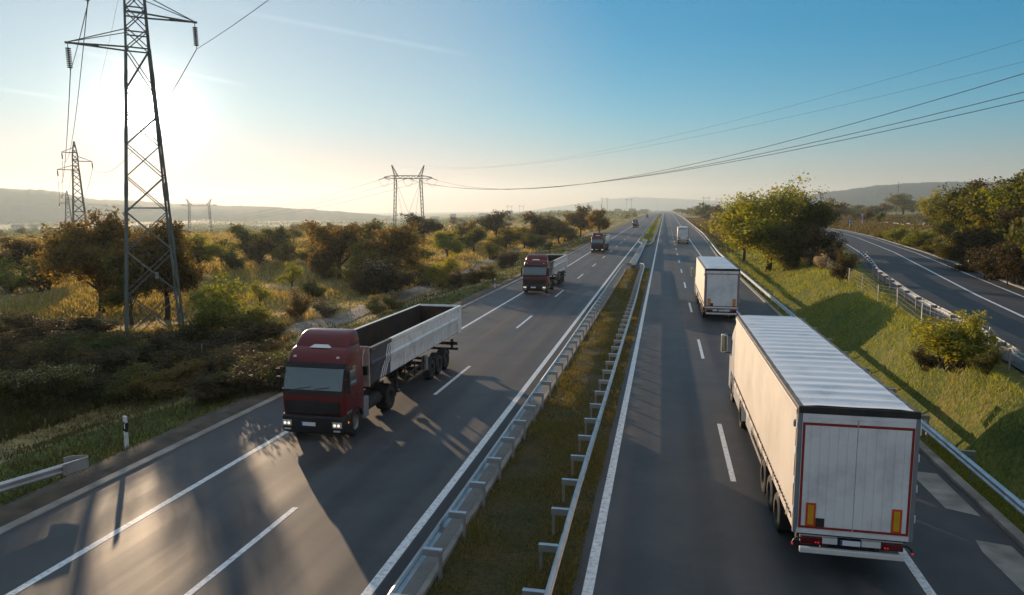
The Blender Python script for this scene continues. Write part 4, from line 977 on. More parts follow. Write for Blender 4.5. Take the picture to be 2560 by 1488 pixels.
    for s in (-1, 1):
        P = [(C_ - 0.32, 1.95), (C_ - 1.05, 1.95), (C_ - 1.05, 2.65), (C_ - 0.5, 2.65)]
        fw = lambda z: I(z, [p[0] for p in prof], [p[2] for p in prof])
        q = MB(); q.loft([[(s * (fw(z) + 0.002), y, z) for y, z in P], [(s * (fw(z) + 0.014), y, z) for y, z in P]]); B(q, 'side_window', 'glass', cab)
        q = MB(); q.box(min(s * 1.2, s * 1.235), max(s * 1.2, s * 1.235), C_ - 2.9, C_ - 2.0, 1.2, 3.3); B(q, 'side_deflector', 'cab_white', cab, bevel=0.01)
        q = MB(); q.bar((s * 1.2, C_ - 0.35, 2.78), (s * 1.55, C_ - 0.2, 2.76), 0.035); q.bar((s * 1.22, C_ - 0.3, 1.95), (s * 1.55, C_ - 0.2, 1.96), 0.035); ma = B(q, 'mirror_arm', 'black', cab)
        q = MB(); q.box(min(s * 1.36, s * 1.64), max(s * 1.36, s * 1.64), C_ - 0.26, C_ - 0.10, 1.95, 2.78); mi = B(q, 'mirror', 'cab_white', ma, bevel=0.03)
        q = MB(); q.box(min(s * 1.385, s * 1.615), max(s * 1.385, s * 1.615), C_ - 0.272, C_ - 0.262, 2.0, 2.72); B(q, 'mirror_glass', 'glass', mi)
    return T
wt = make_white_truck((4.33, 16.75, 0), 'nearest white curtain-sided truck, filling the lower right, red-framed rear doors')
KM = kids_map(wt)
for (x, y), lab in (((4.36, 55.4), 'second white curtain-sided truck, in the middle of the right carriageway'), ((4.75, 180), 'farthest white curtain-sided truck, small, high on the right carriageway')):
    c = copy_tree(wt, KM); c.location = (x, y, 0); c['label'] = lab

# ------------------------------------------------------------------ lattice pylons of the line that passes overhead
def lattice_pylon(loc, phi, label, detail=True, z_low=22.8, plate=False):
    """phi: bearing of the right-hand arms"""
    T = empty('lattice_pylon', loc, 0); tag(T, label, 'pylon', 'lattice pylons of the line on the left')
    ax = Vector((math.cos(phi), math.sin(phi), 0)); ay = Vector((-math.sin(phi), math.cos(phi), 0)); k = z_low / 22.8
    rot = math.atan2(loc[1], loc[0]) - math.pi / 2 + R(3)            # the mast stands square to the motorway side
    cx = Vector((math.cos(rot), math.sin(rot), 0)); cy = Vector((-math.sin(rot), math.cos(rot), 0))
    hw = lambda z: float(I(z, [0, z_low, z_low + 4.5 * k, z_low + 8.2 * k], [2.05, 0.80, 0.66, 0.10]))
    lean = lambda z: 0.0
    corner = lambda i, z: (cx * (1 if i in (0, 3) else -1) + cy * (1 if i in (2, 3) else -1)) * hw(z) + Vector((0, 0, z))
    top = z_low + 8.2 * k
    lw = 0.125 if detail else 0.26; bw = 0.07 if detail else 0.15
    for i in range(4):
        q = MB(); zs = [-1.0, 0, z_low, z_low + 4.5 * k, top]
        for a, c in zip(zs[:-1], zs[1:]): q.bar(corner(i, max(a, 0)) + Vector((0, 0, min(a, 0))), corner(i, c), lw if a < z_low else lw * 0.7)
        if detail:
            for z in np.arange(3.2, z_low, 4.2): q.bar(corner(i, z) * 1.0, corner(i, z + 1.1), lw * 1.2)
        q.build('leg', M['pylon'], T)
    lev = [0.2]
    while lev[-1] < z_low - 1.2: lev.append(lev[-1] + max(1.9 * k, 2.15 * hw(lev[-1]) * 0.86))
    lev[-1] = z_low
    z = z_low
    while z < top - 1.0: z += 1.5 * k; lev.append(min(z, top - 0.3))
    for f in range(4):
        i, j = f, (f + 1) % 4; q = MB()
        for a, c in zip(lev[:-1], lev[1:]):
            q.bar(corner(i, a), corner(j, c), bw); q.bar(corner(j, a), corner(i, c), bw)
        for z in (z_low, z_low * 0.47, z_low + 1.2 * k, z_low + 3.0 * k): q.bar(corner(i, z), corner(j, z), bw * 1.3)
        q.build('bracing', M['pylon'], T)
    tips = []
    for s, z, l in ((-1, z_low + 0.0, 4.6 * k), (1, z_low + 2.6 * k, 4.2 * k), (-1, z_low + 5.0 * k, 3.2 * k)):
        tip = ax * s * l + Vector((0, 0, z)); q = MB()
        a1, a2 = (1, 2) if s < 0 else (0, 3)
        w = hw(z)
        for e in (-1, 1):
            root = ax * s * w * 0.9 + ay * e * w + Vector((0, 0, z)); q.bar(root, tip, 0.11 if detail else 0.2)
            q.bar(ax * s * w * 0.9 + ay * e * w + Vector((0, 0, z + 1.35 * k)), tip + Vector((0, 0, 0.05)), 0.06 if detail else 0.13)
            q.bar(ax * -s * w * 0.9 + ay * e * w + Vector((0, 0, z)), root, 0.10 if detail else 0.18)
        if detail:
            mid = tip.lerp(ax * s * w + Vector((0, 0, z)), 0.48); q.box(mid.x - 0.12, mid.x + 0.12, mid.y - 0.12, mid.y + 0.12, mid.z - 0.06, mid.z + 0.12)
        q.bar(tip - ax * 0.18 * s * -1, tip + ax * 0.18 * s * -1, 0.2, 0.14)
        q.build('cross_arm', M['pylon'], T)
        q = MB(); il = 1.95 * k; b0 = tip + Vector((0, 0, -0.1)); sw = Vector((0, 0, -1)) + ax * 0.03
        q.tube([b0, b0 + sw * il], 0.03 if detail else 0.07, 6)
        if detail:
            for n in range(11):
                c = b0 + sw * (0.28 + n * 0.135)
                pts = [(0.04, 0.0), (0.20, 0.015), (0.19, 0.055), (0.06, 0.09)]
                q.loft([[(c.x + r * math.cos(t), c.y + r * math.sin(t), c.z - zz) for t in [2 * math.pi * m / 10 for m in range(10)]] for r, zz in pts])
        else: q.tube([b0 + sw * 0.3, b0 + sw * (il - 0.2)], 0.16, 8)
        q.build('insulator', M['glass_ins'], T); tips.append(Vector(loc) + b0 + sw * il)
    if plate:
        q = MB(); c = cx * 0.3 - cy * 1.8 + Vector((0, 0, 5.5)); q.box(c.x - 0.17, c.x + 0.17, c.y - 0.02, c.y + 0.02, c.z - 0.26, c.z + 0.26); q.build('warning_plate', M['rim'], T)
    tips.append(Vector(loc) + Vector((0, 0, top)))
    return tips
P1 = Vector((-40.0, 50.2, -2.2)); P2 = Vector((-169.5, 183.7, 0)); P2.z = gz(P2.x, P2.y) - 0.2
P3 = P2 + (P2 - P1) * 1.05; P3.z = gz(P3.x, P3.y)
PHI = math.atan2(0.696, 0.718)
t1 = lattice_pylon(P1, PHI, 'tall lattice pylon standing in brush left of the motorway, in front of the sun', plate=True)
t2 = lattice_pylon(P2, PHI, 'second lattice pylon, small and fully visible, left of the tall one', False, z_low=19.9 - P2.z)
t3 = lattice_pylon(P3, PHI, 'faint far lattice pylon just left of the second one', False, z_low=18.5)

def cable(pts_a, pts_b, sag, r, label, group, n=40):
    a, c = Vector(pts_a), Vector(pts_b); q = MB()
    q.tube([a.lerp(c, k / n) - Vector((0, 0, sag * 4 * (k / n) * (1 - k / n))) for k in range(n + 1)], r, 5)
    return tag(q.build('power_cable', M['cable'], smooth=60), label, 'cable', group)
nm = ['lower left arm', 'right arm', 'upper left arm', 'peak']
P0 = P1 - (P2 - P1)
for i, (a, c, d_) in enumerate(zip(t1, t2, t3)):
    g = 'cables strung between the lattice pylons'
    cable(a, c, 4.5, 0.035 if i < 3 else 0.012, f'cable hanging from the {nm[i]} of the tall pylon to the second pylon', g)
    cable(c, d_, 4.5, 0.06, f'thin far cable from {nm[i]} of the second pylon to the faint one', g)
    off = a - P1
    cable(a, P0 + off + Vector((0, 0, 2.2)), 4.5, 0.02, f'cable rising from {nm[i]} of the tall pylon out of the picture top', g)

# ------------------------------------------------------------------ portal pylons
def portal_pylon(c, bear, label, z_bar, spread, bar, horn, w=0.55, guys=True, full=True, group='portal pylons on the plain'):
    T = empty('portal_pylon', c); tag(T, label, 'pylon', group)
    u = Vector((math.cos(bear), math.sin(bear), 0)); v = Vector((-u.y, u.x, 0)); Z = Vector((0, 0, 1))
    def mast(a, d, wa, wd, n, q):
        for e in ((1, 1), (1, -1), (-1, -1), (-1, 1)): q.bar(a + (u * e[0] + v * e[1]) * wa, d + (u * e[0] + v * e[1]) * wd, w * 0.6)
        for k in range(n):
            p, r = a.lerp(d, k / n), a.lerp(d, (k + 1) / n); wp, wr = wa + (wd - wa) * k / n, wa + (wd - wa) * (k + 1) / n
            s = 1 if k % 2 else -1
            for e in (-1, 1):
                q.bar(p + u * s * wp + v * e * wp, r - u * s * wr + v * e * wr, w * 0.35); q.bar(p + v * s * wp + u * e * wp, r - v * s * wr + u * e * wr, w * 0.35)
    tips = []
    for s in (-1, 1):
        q = MB(); mast(u * s * (spread / 2 + 0.9), u * s * spread / 2 + Z * z_bar, 0.5, 0.55, 14 if full else 6, q); q.build('mast', M['pylon'], T)
        q = MB(); mast(u * s * (spread / 2 - 0.6) + Z * (z_bar + 0.6), u * s * (spread / 2 + 1.6) + Z * (z_bar + horn), 0.9, 0.08, 6, q); q.build('horn', M['pylon'], T)
        tips.append(Vector(c) + u * s * (spread / 2 + 1.6) + Z * (z_bar + horn))
    q = MB(); h = 1.3
    xs = [-bar / 2, -bar * 0.33, bar * 0.33, bar / 2]
    for e in (-1, 1):
        q.bar(u * xs[0] + Z * (z_bar + 0.6), u * xs[1] + v * e * 0.5 + Z * (z_bar + h), w * 0.6); q.bar(u * xs[1] + v * e * 0.5 + Z * (z_bar + h), u * xs[2] + v * e * 0.5 + Z * (z_bar + h), w * 0.6); q.bar(u * xs[2] + v * e * 0.5 + Z * (z_bar + h), u * xs[3] + Z * (z_bar + 0.6), w * 0.6)
        q.bar(u * xs[0] + Z * (z_bar + 0.5), u * xs[1] + v * e * 0.5 + Z * z_bar, w * 0.6); q.bar(u * xs[1] + v * e * 0.5 + Z * z_bar, u * xs[2] + v * e * 0.5 + Z * z_bar, w * 0.6); q.bar(u * xs[2] + v * e * 0.5 + Z * z_bar, u * xs[3] + Z * (z_bar + 0.5), w * 0.6)
        n = 12
        for k in range(n):
            x0, x1 = xs[1] + (xs[2] - xs[1]) * k / n, xs[1] + (xs[2] - xs[1]) * (k + 1) / n
            a, d = (0, h) if k % 2 else (h, 0)
            q.bar(u * x0 + v * e * 0.5 + Z * (z_bar + a), u * x1 + v * e * 0.5 + Z * (z_bar + d), w * 0.4)
    q.build('cross_beam', M['pylon'], T)
    if guys:
        q = MB()
        for s in (-1, 1):
            q.tube([u * s * spread / 2 + Z * (z_bar - 0.5), -u * s * (spread / 2 - 2.5) + v * 1.5], 0.06, 4); q.tube([u * s * (spread / 2 - 0.2) + Z * (z_bar - 0.5), u * s * 1.8 + v * 2], 0.05, 4)
        q.build('guy_wire', M['cable'], T)
        for x in (-bar / 2, 0, bar / 2):
            for s in (-1, 1):
                q = MB(); a = u * x + Z * (z_bar + 0.2); d = a + u * s * 2.6 - Z * 0.9; q.tube([a, d], 0.16, 6); q.build('insulator', M['glass_ins'], T)
            q = MB(); q.tube([u * (x + 2.6 * (2 * k / 10 - 1)) + Z * (z_bar - 0.7 - 3.0 * (1 - (2 * k / 10 - 1) ** 2)) for k in range(11)], 0.05, 4); q.build('jumper_loop', M['cable'], T)
    return u, tips
PP = Vector((-0.3413 * 350, 0.94 * 350, -3.0)); pb = math.radians(20)
u_, horns = portal_pylon(PP, pb, 'large portal pylon with two slim masts and horns, centre left on the horizon', 26.0, 11.9, 22.5, 6.2)
def off_end(px, py, dist):
    d = ray(px, py); return Vector((0, 0, CH)) + d * (dist / math.hypot(d.x, d.y))
g = 'cables running from the portal pylon to the right'
for x, (ex, ey), sag, lab in ((11.2, (2680, 132), 9.0, 'lowest but two'), (0.0, (2680, 186), 8.2, 'middle one of the lower three'), (-2.0, (2680, 210), 7.6, 'lowest')):
    cable(PP + u_ * (x + 2.6) + Vector((0, 0, 25.2)), off_end(ex, ey, 110), sag, 0.05, f'dark cable from the portal pylon to the right, {lab}', g)
for s, (ex, ey) in ((1, (2680, 50)), (0, (2680, 112))):
    cable(horns[s], off_end(ex, ey, 110), 6.5, 0.016, f'faint upper cable from the {"right" if s else "left"} horn of the portal pylon', g)
for x, lab in ((-11.2, 'left end'), (0, 'middle'), (11.2, 'right end')):
    cable(PP + u_ * (x - 2.6) + Vector((0, 0, 25.2)), PP + Vector((-330, 240, 2)) + u_ * x, 8, 0.05, f'thin cable going left and down from the {lab} of the portal pylon', 'cables running from the portal pylon to the left')
far_portals = [(490, 505, 530, 'faint portal pylon in the haze left of centre'), (1488, 490, 1750, 'small portal pylon on the horizon behind the slim dark pole'), (1548, 492, 1900, 'small portal pylon on the horizon, right of its twin'),
               (1254, 508, 2200, 'tiny portal pylon on the horizon, third right of the large portal pylon'), (1283, 508, 2300, 'tiny portal pylon on the horizon, right next to its twin'), (1738, 488, 1800, 'small portal pylon above the trees right of the motorway'), (1770, 490, 2000, 'fainter portal pylon above the trees, beside the big roadside tree')]
for px, py, dist, lab in far_portals:
    d = ray(px, py); hd = math.hypot(d.x, d.y); z = CH + dist * d.z / hd; x, y = d.x / hd * dist, d.y / hd * dist; zb = gz(x, y)
    portal_pylon((x, y, zb), math.atan2(d.x, d.y) * -1, lab, z - zb - 0.5, 12, 22, 4.5, 0.5, False, False)
def pole(px, py_top, py_base, label, arm=1.1, group='wooden utility poles'):
    p, t = at(px, py_base); h = (py_base - py_top) * t / 1772
    T = empty('utility_pole', p); tag(T, label, 'pole', group)
    q = MB(); q.tube([(0, 0, -0.4), (0, 0, h)], [0.17, 0.11], 8); q.build('shaft', M['wood'], T)
    q = MB(); q.box(-arm, arm, -0.07, 0.07, h * 0.86, h * 0.86 + 0.16); q.box(-arm * 0.3, arm * 0.3, -0.06, 0.06, h * 0.97, h * 0.97 + 0.12); q.build('cross_arm', M['wood'], T)
    for x in (-arm * 0.9, 0, arm * 0.9):
        q = MB(); zz = h * 0.86 + 0.16 if x else h; q.tube([(x, 0, zz), (x, 0, zz + 0.3)], 0.07, 6); q.build('insulator', M['post_white'], T)
pole(2206, 449, 536, 'tall wooden utility pole with cross arm in the dry field beyond the slip road', 1.5)
pole(2040, 481, 538, 'shorter utility pole with cross arm beside the round dark tree beyond the slip road', 1.3)
pole(1479, 503, 552, 'slim dark pole among trees left of the motorway, before the orange tree', 0.5)
pole(1181, 507, 526, 'thin pole on the horizon right of the portal pylon', 0.7)
pole(1371, 505, 524, 'thin pole on the horizon left of the orange tree', 0.6)
pole(1617, 494, 522, 'thin mast on the horizon beside the end of the road', 0.6)
def square_sign(px, py_base, py_top, label, tri=False):
    p, t = at(px, py_base); h = (py_base - py_top) * t / 1772; T = empty('road_sign', p); tag(T, label, 'road sign', 'blue square road signs by the slip road')
    s = 0.55
    q = MB(); q.tube([(0, 0, -0.3), (0, 0, h)], 0.06, 8); q.build('post', M['post_white'], T)
    q = MB(); zc = h - s if not tri else h * 0.62
    q.box(-s, s, -0.10, -0.065, zc - s, zc + s); pn = q.build('panel', M['sign_blue'], T, bevel=0.02)
    q = MB(); q.loft([[(-0.12, y, zc - 0.36), (0.12, y, zc - 0.36), (0.12, y, zc + 0.05), (0.34, y, zc + 0.05), (0, y, zc + 0.42), (-0.34, y, zc + 0.05), (-0.12, y, zc + 0.05)] for y in (-0.115, -0.104)]); q.build('arrow', M['sign_white'], pn)
    if tri:
        zt = h + 0.1; q = MB(); q.loft([[(-0.6, y, zt), (0, y, zt - 1.0), (0.6, y, zt)] for y in (-0.10, -0.065)]); tr_ = q.build('triangle', M['sign_red'], T)
        q = MB(); q.loft([[(-0.38, y, zt - 0.13), (0, y, zt - 0.76), (0.38, y, zt - 0.13)] for y in (-0.115, -0.104)]); q.build('face', M['sign_white'], tr_)
square_sign(2090, 565, 541, 'blue square road sign on a white post right of the slip road')
square_sign(2121, 556, 528, 'blue sign with a white and red triangle above it, beyond the first blue sign', True)

# far buildings on the horizon
for i, (px, dist, w, h) in enumerate(((1040, 2300, 16, 11), (1070, 2400, 30, 9), (1115, 2300, 20, 14), (1190, 2500, 34, 10), (1255, 2400, 20, 15), (1300, 2600, 30, 9), (1520, 2300, 20, 11), (1556, 2400, 24, 11), (1586, 2500, 29, 9), (40, 1700, 22, 8), (80, 1650, 14, 9))):
    d = ray(px, 520); hd = math.hypot(d.x, d.y); x, y = d.x / hd * dist, d.y / hd * dist
    T = empty('building', (x, y, gz(x, y) - 0.3), -math.atan2(d.x, d.y)); tag(T, 'x', 'building', 'hazy buildings along the horizon')
    q = MB(); q.box(-w / 2, w / 2, -6, 6, 0, h); q.build('wall', M['house'], T)
    q = MB(); q.loft([[(-w / 2 - 0.5, -6.5, h), (w / 2 + 0.5, -6.5, h), (w / 2 + 0.5, 6.5, h), (-w / 2 - 0.5, 6.5, h)], [(-w / 2 + 2, -0.3, h + 3), (w / 2 - 2, -0.3, h + 3), (w / 2 - 2, 0.3, h + 3), (-w / 2 + 2, 0.3, h + 3)]]); q.build('roof', M['house_roof'], T)
    for k in range(int(w // 6)):
        q = MB(); xw = -w / 2 + 2.5 + k * 6
        for z in np.arange(1.5, h - 2, 3.2): q.box(xw, xw + 2, -6.1, -6.02, z, z + 1.6)
        q.build('window', M['house_win'], T)
    T['label'] = f'pale {"long" if w > 28 else "narrow"} building far off on the horizon, ' + ['beside the left mast of the portal pylon', 'between the portal pylon masts', 'just right of the portal pylon', 'third right of the portal pylon', 'tallest of all', 'left of the orange tree',
        'right of the slim dark pole', 'below the small portal pylons', 'next to the road end', 'outermost at the foot of the hill', 'second at the foot of the hill'][i]

# ------------------------------------------------------------------ plants
def leaf_quads(C, size, rng, flat=0.35, aspect=0.62):
    n = len(C)
    nrm = rng.normal(size=(n, 3)); nrm[:, 2] = np.abs(nrm[:, 2]) + flat; nrm /= np.linalg.norm(nrm, axis=1)[:, None]
    t = rng.normal(size=(n, 3)); t -= nrm * (t * nrm).sum(1)[:, None]; t /= np.linalg.norm(t, axis=1)[:, None] + 1e-9
    b = np.cross(nrm, t); s = (size * rng.uniform(0.6, 1.3, n))[:, None]
    return np.stack([C - t * s * 0.5, C + b * s * 0.5 * aspect, C + t * s * 0.5, C - b * s * 0.5 * aspect], 1)

def make_proto(seed, leaves, size, trunk=True, n_limb=9, spire=0.0, tight=0.10, low=0.18, stems=False):
    """unit plant (height 1, width 1): limbs reach an uneven envelope, leaf clumps sit on their twigs"""
    rng = np.random.default_rng(seed); q = MB(); cl = []
    lobes = rng.uniform(0.58, 1.15, 8)
    def env(az, el):
        k = np.interp((az % (2 * math.pi)) / (2 * math.pi) * 8, range(9), list(lobes) + [lobes[0]])
        rx, rz = 0.5 * k, (1 - low) / 2 * (0.88 + 0.24 * rng.random())
        return Vector((math.cos(az) * math.cos(el) * rx, math.sin(az) * math.cos(el) * rx, low + (1 - low) / 2 + math.sin(el) * rz))
    th = 0.62 if trunk else 0.12
    if trunk: q.tube([(0, 0, -0.03), (0.012, 0.008, 0.15), (-0.01, 0.015, 0.34), (0.015, -0.01, th)], [0.036, 0.027, 0.020, 0.008], 7)
    m = n_limb * (3 if stems else 2)
    for i in range(m):
        az = i * 2.39996 + rng.uniform(-0.4, 0.4); el = math.asin(min(0.98, -0.55 + 1.5 * ((i * 0.618 + rng.random() * 0.3) % 1)))
        e = env(az, el); e *= 1.0
        f = rng.uniform(0.66, 1.08); c = Vector((0, 0, low + (1 - low) * 0.42)); e = c + (e - c) * f
        s0 = Vector((0, 0, th * rng.uniform(0.3, 0.95))) if trunk else Vector((rng.uniform(-0.16, 0.16), rng.uniform(-0.16, 0.16), -0.02))
        midp = s0.lerp(e, 0.5) + Vector((rng.uniform(-0.04, 0.04), rng.uniform(-0.04, 0.04), rng.uniform(0.0, 0.07)))
        q.tube([s0, midp, e], [0.011, 0.007, 0.0025], 5)
        for k in range(5):
            p = s0.lerp(midp, 1) if k == 0 else midp.lerp(e, k / 4)
            for _ in range(2):
                d = Vector(rng.normal(size=3)) * 0.075; d.z *= 0.7
                if k >= 1: q.tube([p, p + d], [0.004, 0.0015], 4)
                cl.append((p + d, rng.uniform(0.6, 1.25) * tight))
        cl.append((e, tight * 0.8))
        if rng.random() < 0.35: cl.append((e + (e - c) * 0.12, tight * 0.45))
    if spire:
        for k in range(6): cl.append((Vector((rng.uniform(-0.05, 0.05), rng.uniform(-0.05, 0.05), 0.8 + 0.04 * k)), tight * 0.5))
    w = np.array([r ** 2 for _, r in cl]); w /= w.sum(); idx = rng.choice(len(cl), leaves, p=w)
    P = np.array([tuple(c) for c, _ in cl])[idx]; Rr = np.array([r for _, r in cl])[idx]
    C = P + rng.normal(size=(leaves, 3)) * (Rr * 0.55)[:, None] * np.array([1, 1, 0.72])
    C[:, 2] = np.maximum(C[:, 2], 0.01)
    V = leaf_quads(C, size, rng)
    top = np.percentile(V[:, :, 2], 99.6); wid = np.percentile(np.abs(V[:, :, :2]), 98) * 2
    V[:, :, 2] /= top; V[:, :, :2] /= wid
    me = bpy.data.meshes.new('trunk'); me.from_pydata([(x / wid, y / wid, z / top) for x, y, z in q.v], [], q.f); me.materials.append(M['bark']); me.shade_smooth(); me.update()
    return me, V
PROTO = {
    'big': [make_proto(11 + s, 20000, 0.033, True, 18, tight=0.08, low=0.05) for s in range(3)],
    'full': [make_proto(25 + s, 26000, 0.030, True, 18, tight=0.10, low=0.04) for s in range(2)],
    'tree': [make_proto(31 + s, 7000, 0.047, True, 13, tight=0.085, low=0.06) for s in range(5)],
    'slim': [make_proto(51 + s, 2600, 0.045, True, 8, spire=1, tight=0.085, low=0.1) for s in range(2)],
    'small': [make_proto(61 + s, 2200, 0.075, True, 8, tight=0.13, low=0.03) for s in range(5)],
    'bush': [make_proto(71 + s, 6500, 0.044, False, 8, tight=0.095, low=0.0, stems=True) for s in range(4)],
    'shrub': [make_proto(91 + s, 1500, 0.080, False, 7, tight=0.14, low=0.0, stems=True) for s in range(3)],
}
CROWN = {}
def crown_mesh(cls, i, m):
    if (cls, i, m) not in CROWN: CROWN[(cls, i, m)] = quads_mesh('crown', PROTO[cls][i][1], [M[m]])
    return CROWN[(cls, i, m)]
PLANTS = []
def plant(p, h, w, cls, m, phrase, cat, group, px, heads=0):
    i = random.randrange(len(PROTO[cls])); name = 'tree' if cat == 'tree' else 'bush'
    T = empty(name, (p.x, p.y, p.z - 0.05), random.uniform(0, 6.28)); tag(T, phrase, cat, group)
    w2 = w * random.uniform(0.92, 1.1)
    T.scale = (w, w2, h)
    tr_ = link_mesh('trunk' if cat == 'tree' else 'stems', PROTO[cls][i][0], T)
    cr = link_mesh('crown' if cat == 'tree' else 'foliage', crown_mesh(cls, i, m), T)
    if heads:
        V = PROTO[cls][i][1]; c = V.mean(1); sel = c[:, 2] > np.percentile(c[:, 2], 100 - heads)
        rng = np.random.default_rng(5); C = c[sel] + rng.normal(size=(sel.sum(), 3)) * 0.015; C = C[rng.random(len(C)) < 0.45]
        tag(link_mesh('seed_heads', quads_mesh('seed_heads', leaf_quads(C, 0.034, rng, aspect=0.9), [M['leaf_pale']]), T), kind='stuff')
    PLANTS.append((T, phrase, px))
    return T
def grow(rows, phrase, cat, group):
    for px, top, base, w, cls, m, *hd in rows:
        p, t = at(px, base); s = t / 1772
        plant(p, (base - top) * s * 1.02, w * s, cls, m, phrase, cat, group, px, *hd)
O, Y_, RU, GR, DK, PL = 'leaf_olive', 'leaf_yellow', 'leaf_rust', 'leaf_green', 'leaf_dark', 'leaf_pale'
GL_ = 'trees and bushes left of the motorway'
grow([(250, 532, 772, 205, 'big', RU), (412, 556, 786, 165, 'big', RU)], 'tall rust-brown tree behind the tall lattice pylon', 'tree', GL_)
grow([(325, 630, 800, 130, 'tree', O)], 'olive tree between the rust trees behind the lattice pylon', 'tree', GL_)
grow([(568, 676, 835, 165, 'bush', Y_), (640, 760, 845, 120, 'bush', O), (500, 765, 850, 110, 'bush', O)], 'yellow-green bush right of the lattice pylon', 'bush', GL_)
grow([(62, 585, 690, 165, 'tree', RU), (150, 610, 700, 110, 'tree', O), (20, 640, 720, 100, 'bush', Y_), (110, 630, 720, 90, 'bush', GR)], 'tree or bush at the left edge in the sunny haze', 'tree', GL_)
grow([(490, 578, 672, 100, 'tree', Y_), (545, 590, 655, 70, 'tree', O), (610, 556, 640, 90, 'tree', O), (672, 560, 640, 85, 'tree', O), (640, 585, 660, 80, 'tree', DK), (724, 562, 600, 46, 'small', O), (785, 549, 630, 80, 'tree', RU), (575, 600, 668, 60, 'bush', GR), (700, 590, 648, 70, 'bush', GR), (760, 600, 645, 70, 'bush', O)],
     'hazy tree of the row just right of the lattice pylon', 'tree', GL_)
grow([(838, 552, 690, 150, 'tree', RU), (905, 545, 640, 90, 'tree', O), (960, 556, 700, 170, 'tree', RU), (1035, 528, 600, 95, 'tree', DK), (890, 600, 705, 90, 'bush', O), (800, 610, 690, 70, 'bush', RU), (1010, 575, 660, 90, 'tree', O)],
     'tree of the thicket in front of the portal pylon', 'tree', GL_)
grow([(1100, 570, 640, 80, 'tree', Y_), (1165, 560, 625, 80, 'tree', O), (1222, 522, 600, 85, 'tree', DK), (1245, 562, 622, 85, 'tree', O), (1150, 545, 600, 60, 'small', RU), (1330, 526, 605, 100, 'tree', RU), (1290, 560, 615, 60, 'tree', GR), (1375, 545, 600, 70, 'tree', GR), (1428, 508, 584, 72, 'tree', RU), (1474, 516, 580, 60, 'tree', RU), (1400, 560, 592, 50, 'bush', GR), (1215, 590, 640, 60, 'bush', O), (1320, 575, 612, 60, 'bush', O)],
     'tree beyond the dirt track, right of the portal pylon', 'tree', GL_)
grow([(960, 640, 728, 140, 'bush', DK, 8), (900, 655, 725, 80, 'bush', DK, 10)], 'dark round bush with pale seed heads before the thicket', 'bush', GL_)
grow([(1090, 625, 708, 95, 'bush', Y_), (1050, 650, 705, 60, 'bush', O), (1130, 660, 706, 60, 'bush', DK, 14), (1170, 655, 698, 60, 'bush', DK, 14), (1200, 650, 688, 50, 'bush', O, 14)], 'hedge bush by the dirt track, left of second red truck', 'bush', GL_)
grow([(1240, 618, 660, 40, 'bush', DK, 25), (1262, 615, 655, 34, 'bush', DK, 25), (1405, 570, 594, 26, 'bush', DK, 25), (1350, 592, 615, 24, 'bush', O)], 'clump of pale seed heads by the dirt track', 'bush', GL_)
grow([(925, 728, 772, 55, 'bush', O, 45), (965, 716, 762, 60, 'bush', O, 45)], 'bush topped with white flowers beside the left verge', 'bush', GL_)
grow([(736, 712, 788, 62, 'bush', RU, 20), (800, 738, 780, 58, 'bush', DK, 20), (720, 645, 722, 60, 'slim', Y_), (770, 690, 735, 60, 'bush', O), (640, 690, 760, 60, 'slim', Y_)], 'sapling or bush in dry weeds above the nearest red truck', 'bush', GL_)
grow([(45, 905, 1005, 150, 'bush', O, 22), (140, 890, 1000, 130, 'bush', O, 22), (210, 935, 990, 70, 'bush', DK, 15), (-20, 900, 1005, 110, 'bush', O, 22)], 'bush with pale seed heads at the lower left verge', 'bush', GL_)
br = []
for base, h0, xs in ((975, 105, range(240, 700, 66)), (940, 110, range(-10, 740, 74)), (900, 105, range(-30, 760, 78)), (865, 90, range(-20, 700, 84)), (835, 70, range(-10, 300, 80))):
    for x in xs:
        x2 = x + random.uniform(-22, 22); b2 = base + random.uniform(-12, 12) - max(0, (x2 - 560) * 0.12) * (1 if base > 950 else 0)
        br.append((x2, b2 - h0 * random.uniform(0.5, 0.85), b2, random.uniform(110, 165), 'bush', random.choice([DK, DK, DK, O, GR, RU])))
grow(br, 'dark bramble bush at the foot of the lattice pylon', 'bush', GL_)
GR_ = 'trees and bushes right of the motorway'
grow([(1890, 464, 668, 215, 'full', Y_), (1830, 500, 645, 115, 'full', Y_), (1960, 492, 655, 140, 'full', O)], 'large yellow-green tree beside the right edge of the motorway', 'tree', GR_)
grow([(1965, 500, 650, 130, 'tree', GR), (2015, 560, 650, 80, 'bush', DK), (1945, 600, 664, 70, 'bush', GR), (2050, 590, 655, 60, 'bush', DK), (2075, 610, 690, 60, 'bush', DK)], 'dark green tree or bush beside the large roadside tree', 'tree', GR_)
grow([(1995, 612, 655, 36, 'bush', PL), (2020, 625, 664, 34, 'bush', PL)], 'pale beige clump of dry seed heads at the head of the fence', 'bush', GR_)
grow([(2345, 768, 905, 175, 'bush', Y_), (2280, 850, 908, 80, 'bush', DK), (2370, 800, 900, 110, 'bush', Y_), (2400, 765, 890, 70, 'slim', Y_), (2425, 850, 915, 70, 'bush', O)], 'bush on the grassy bank by the braced fence post', 'bush', GR_)
grow([(2222, 478, 528, 78, 'tree', O), (2290, 468, 556, 62, 'slim', Y_), (2150, 508, 532, 60, 'small', DK), (2105, 505, 530, 50, 'small', O), (2065, 500, 545, 60, 'small', RU), (2030, 490, 540, 50, 'small', O), (2180, 500, 528, 40, 'small', RU)], 'tree in the field beyond the slip road', 'tree', GR_)
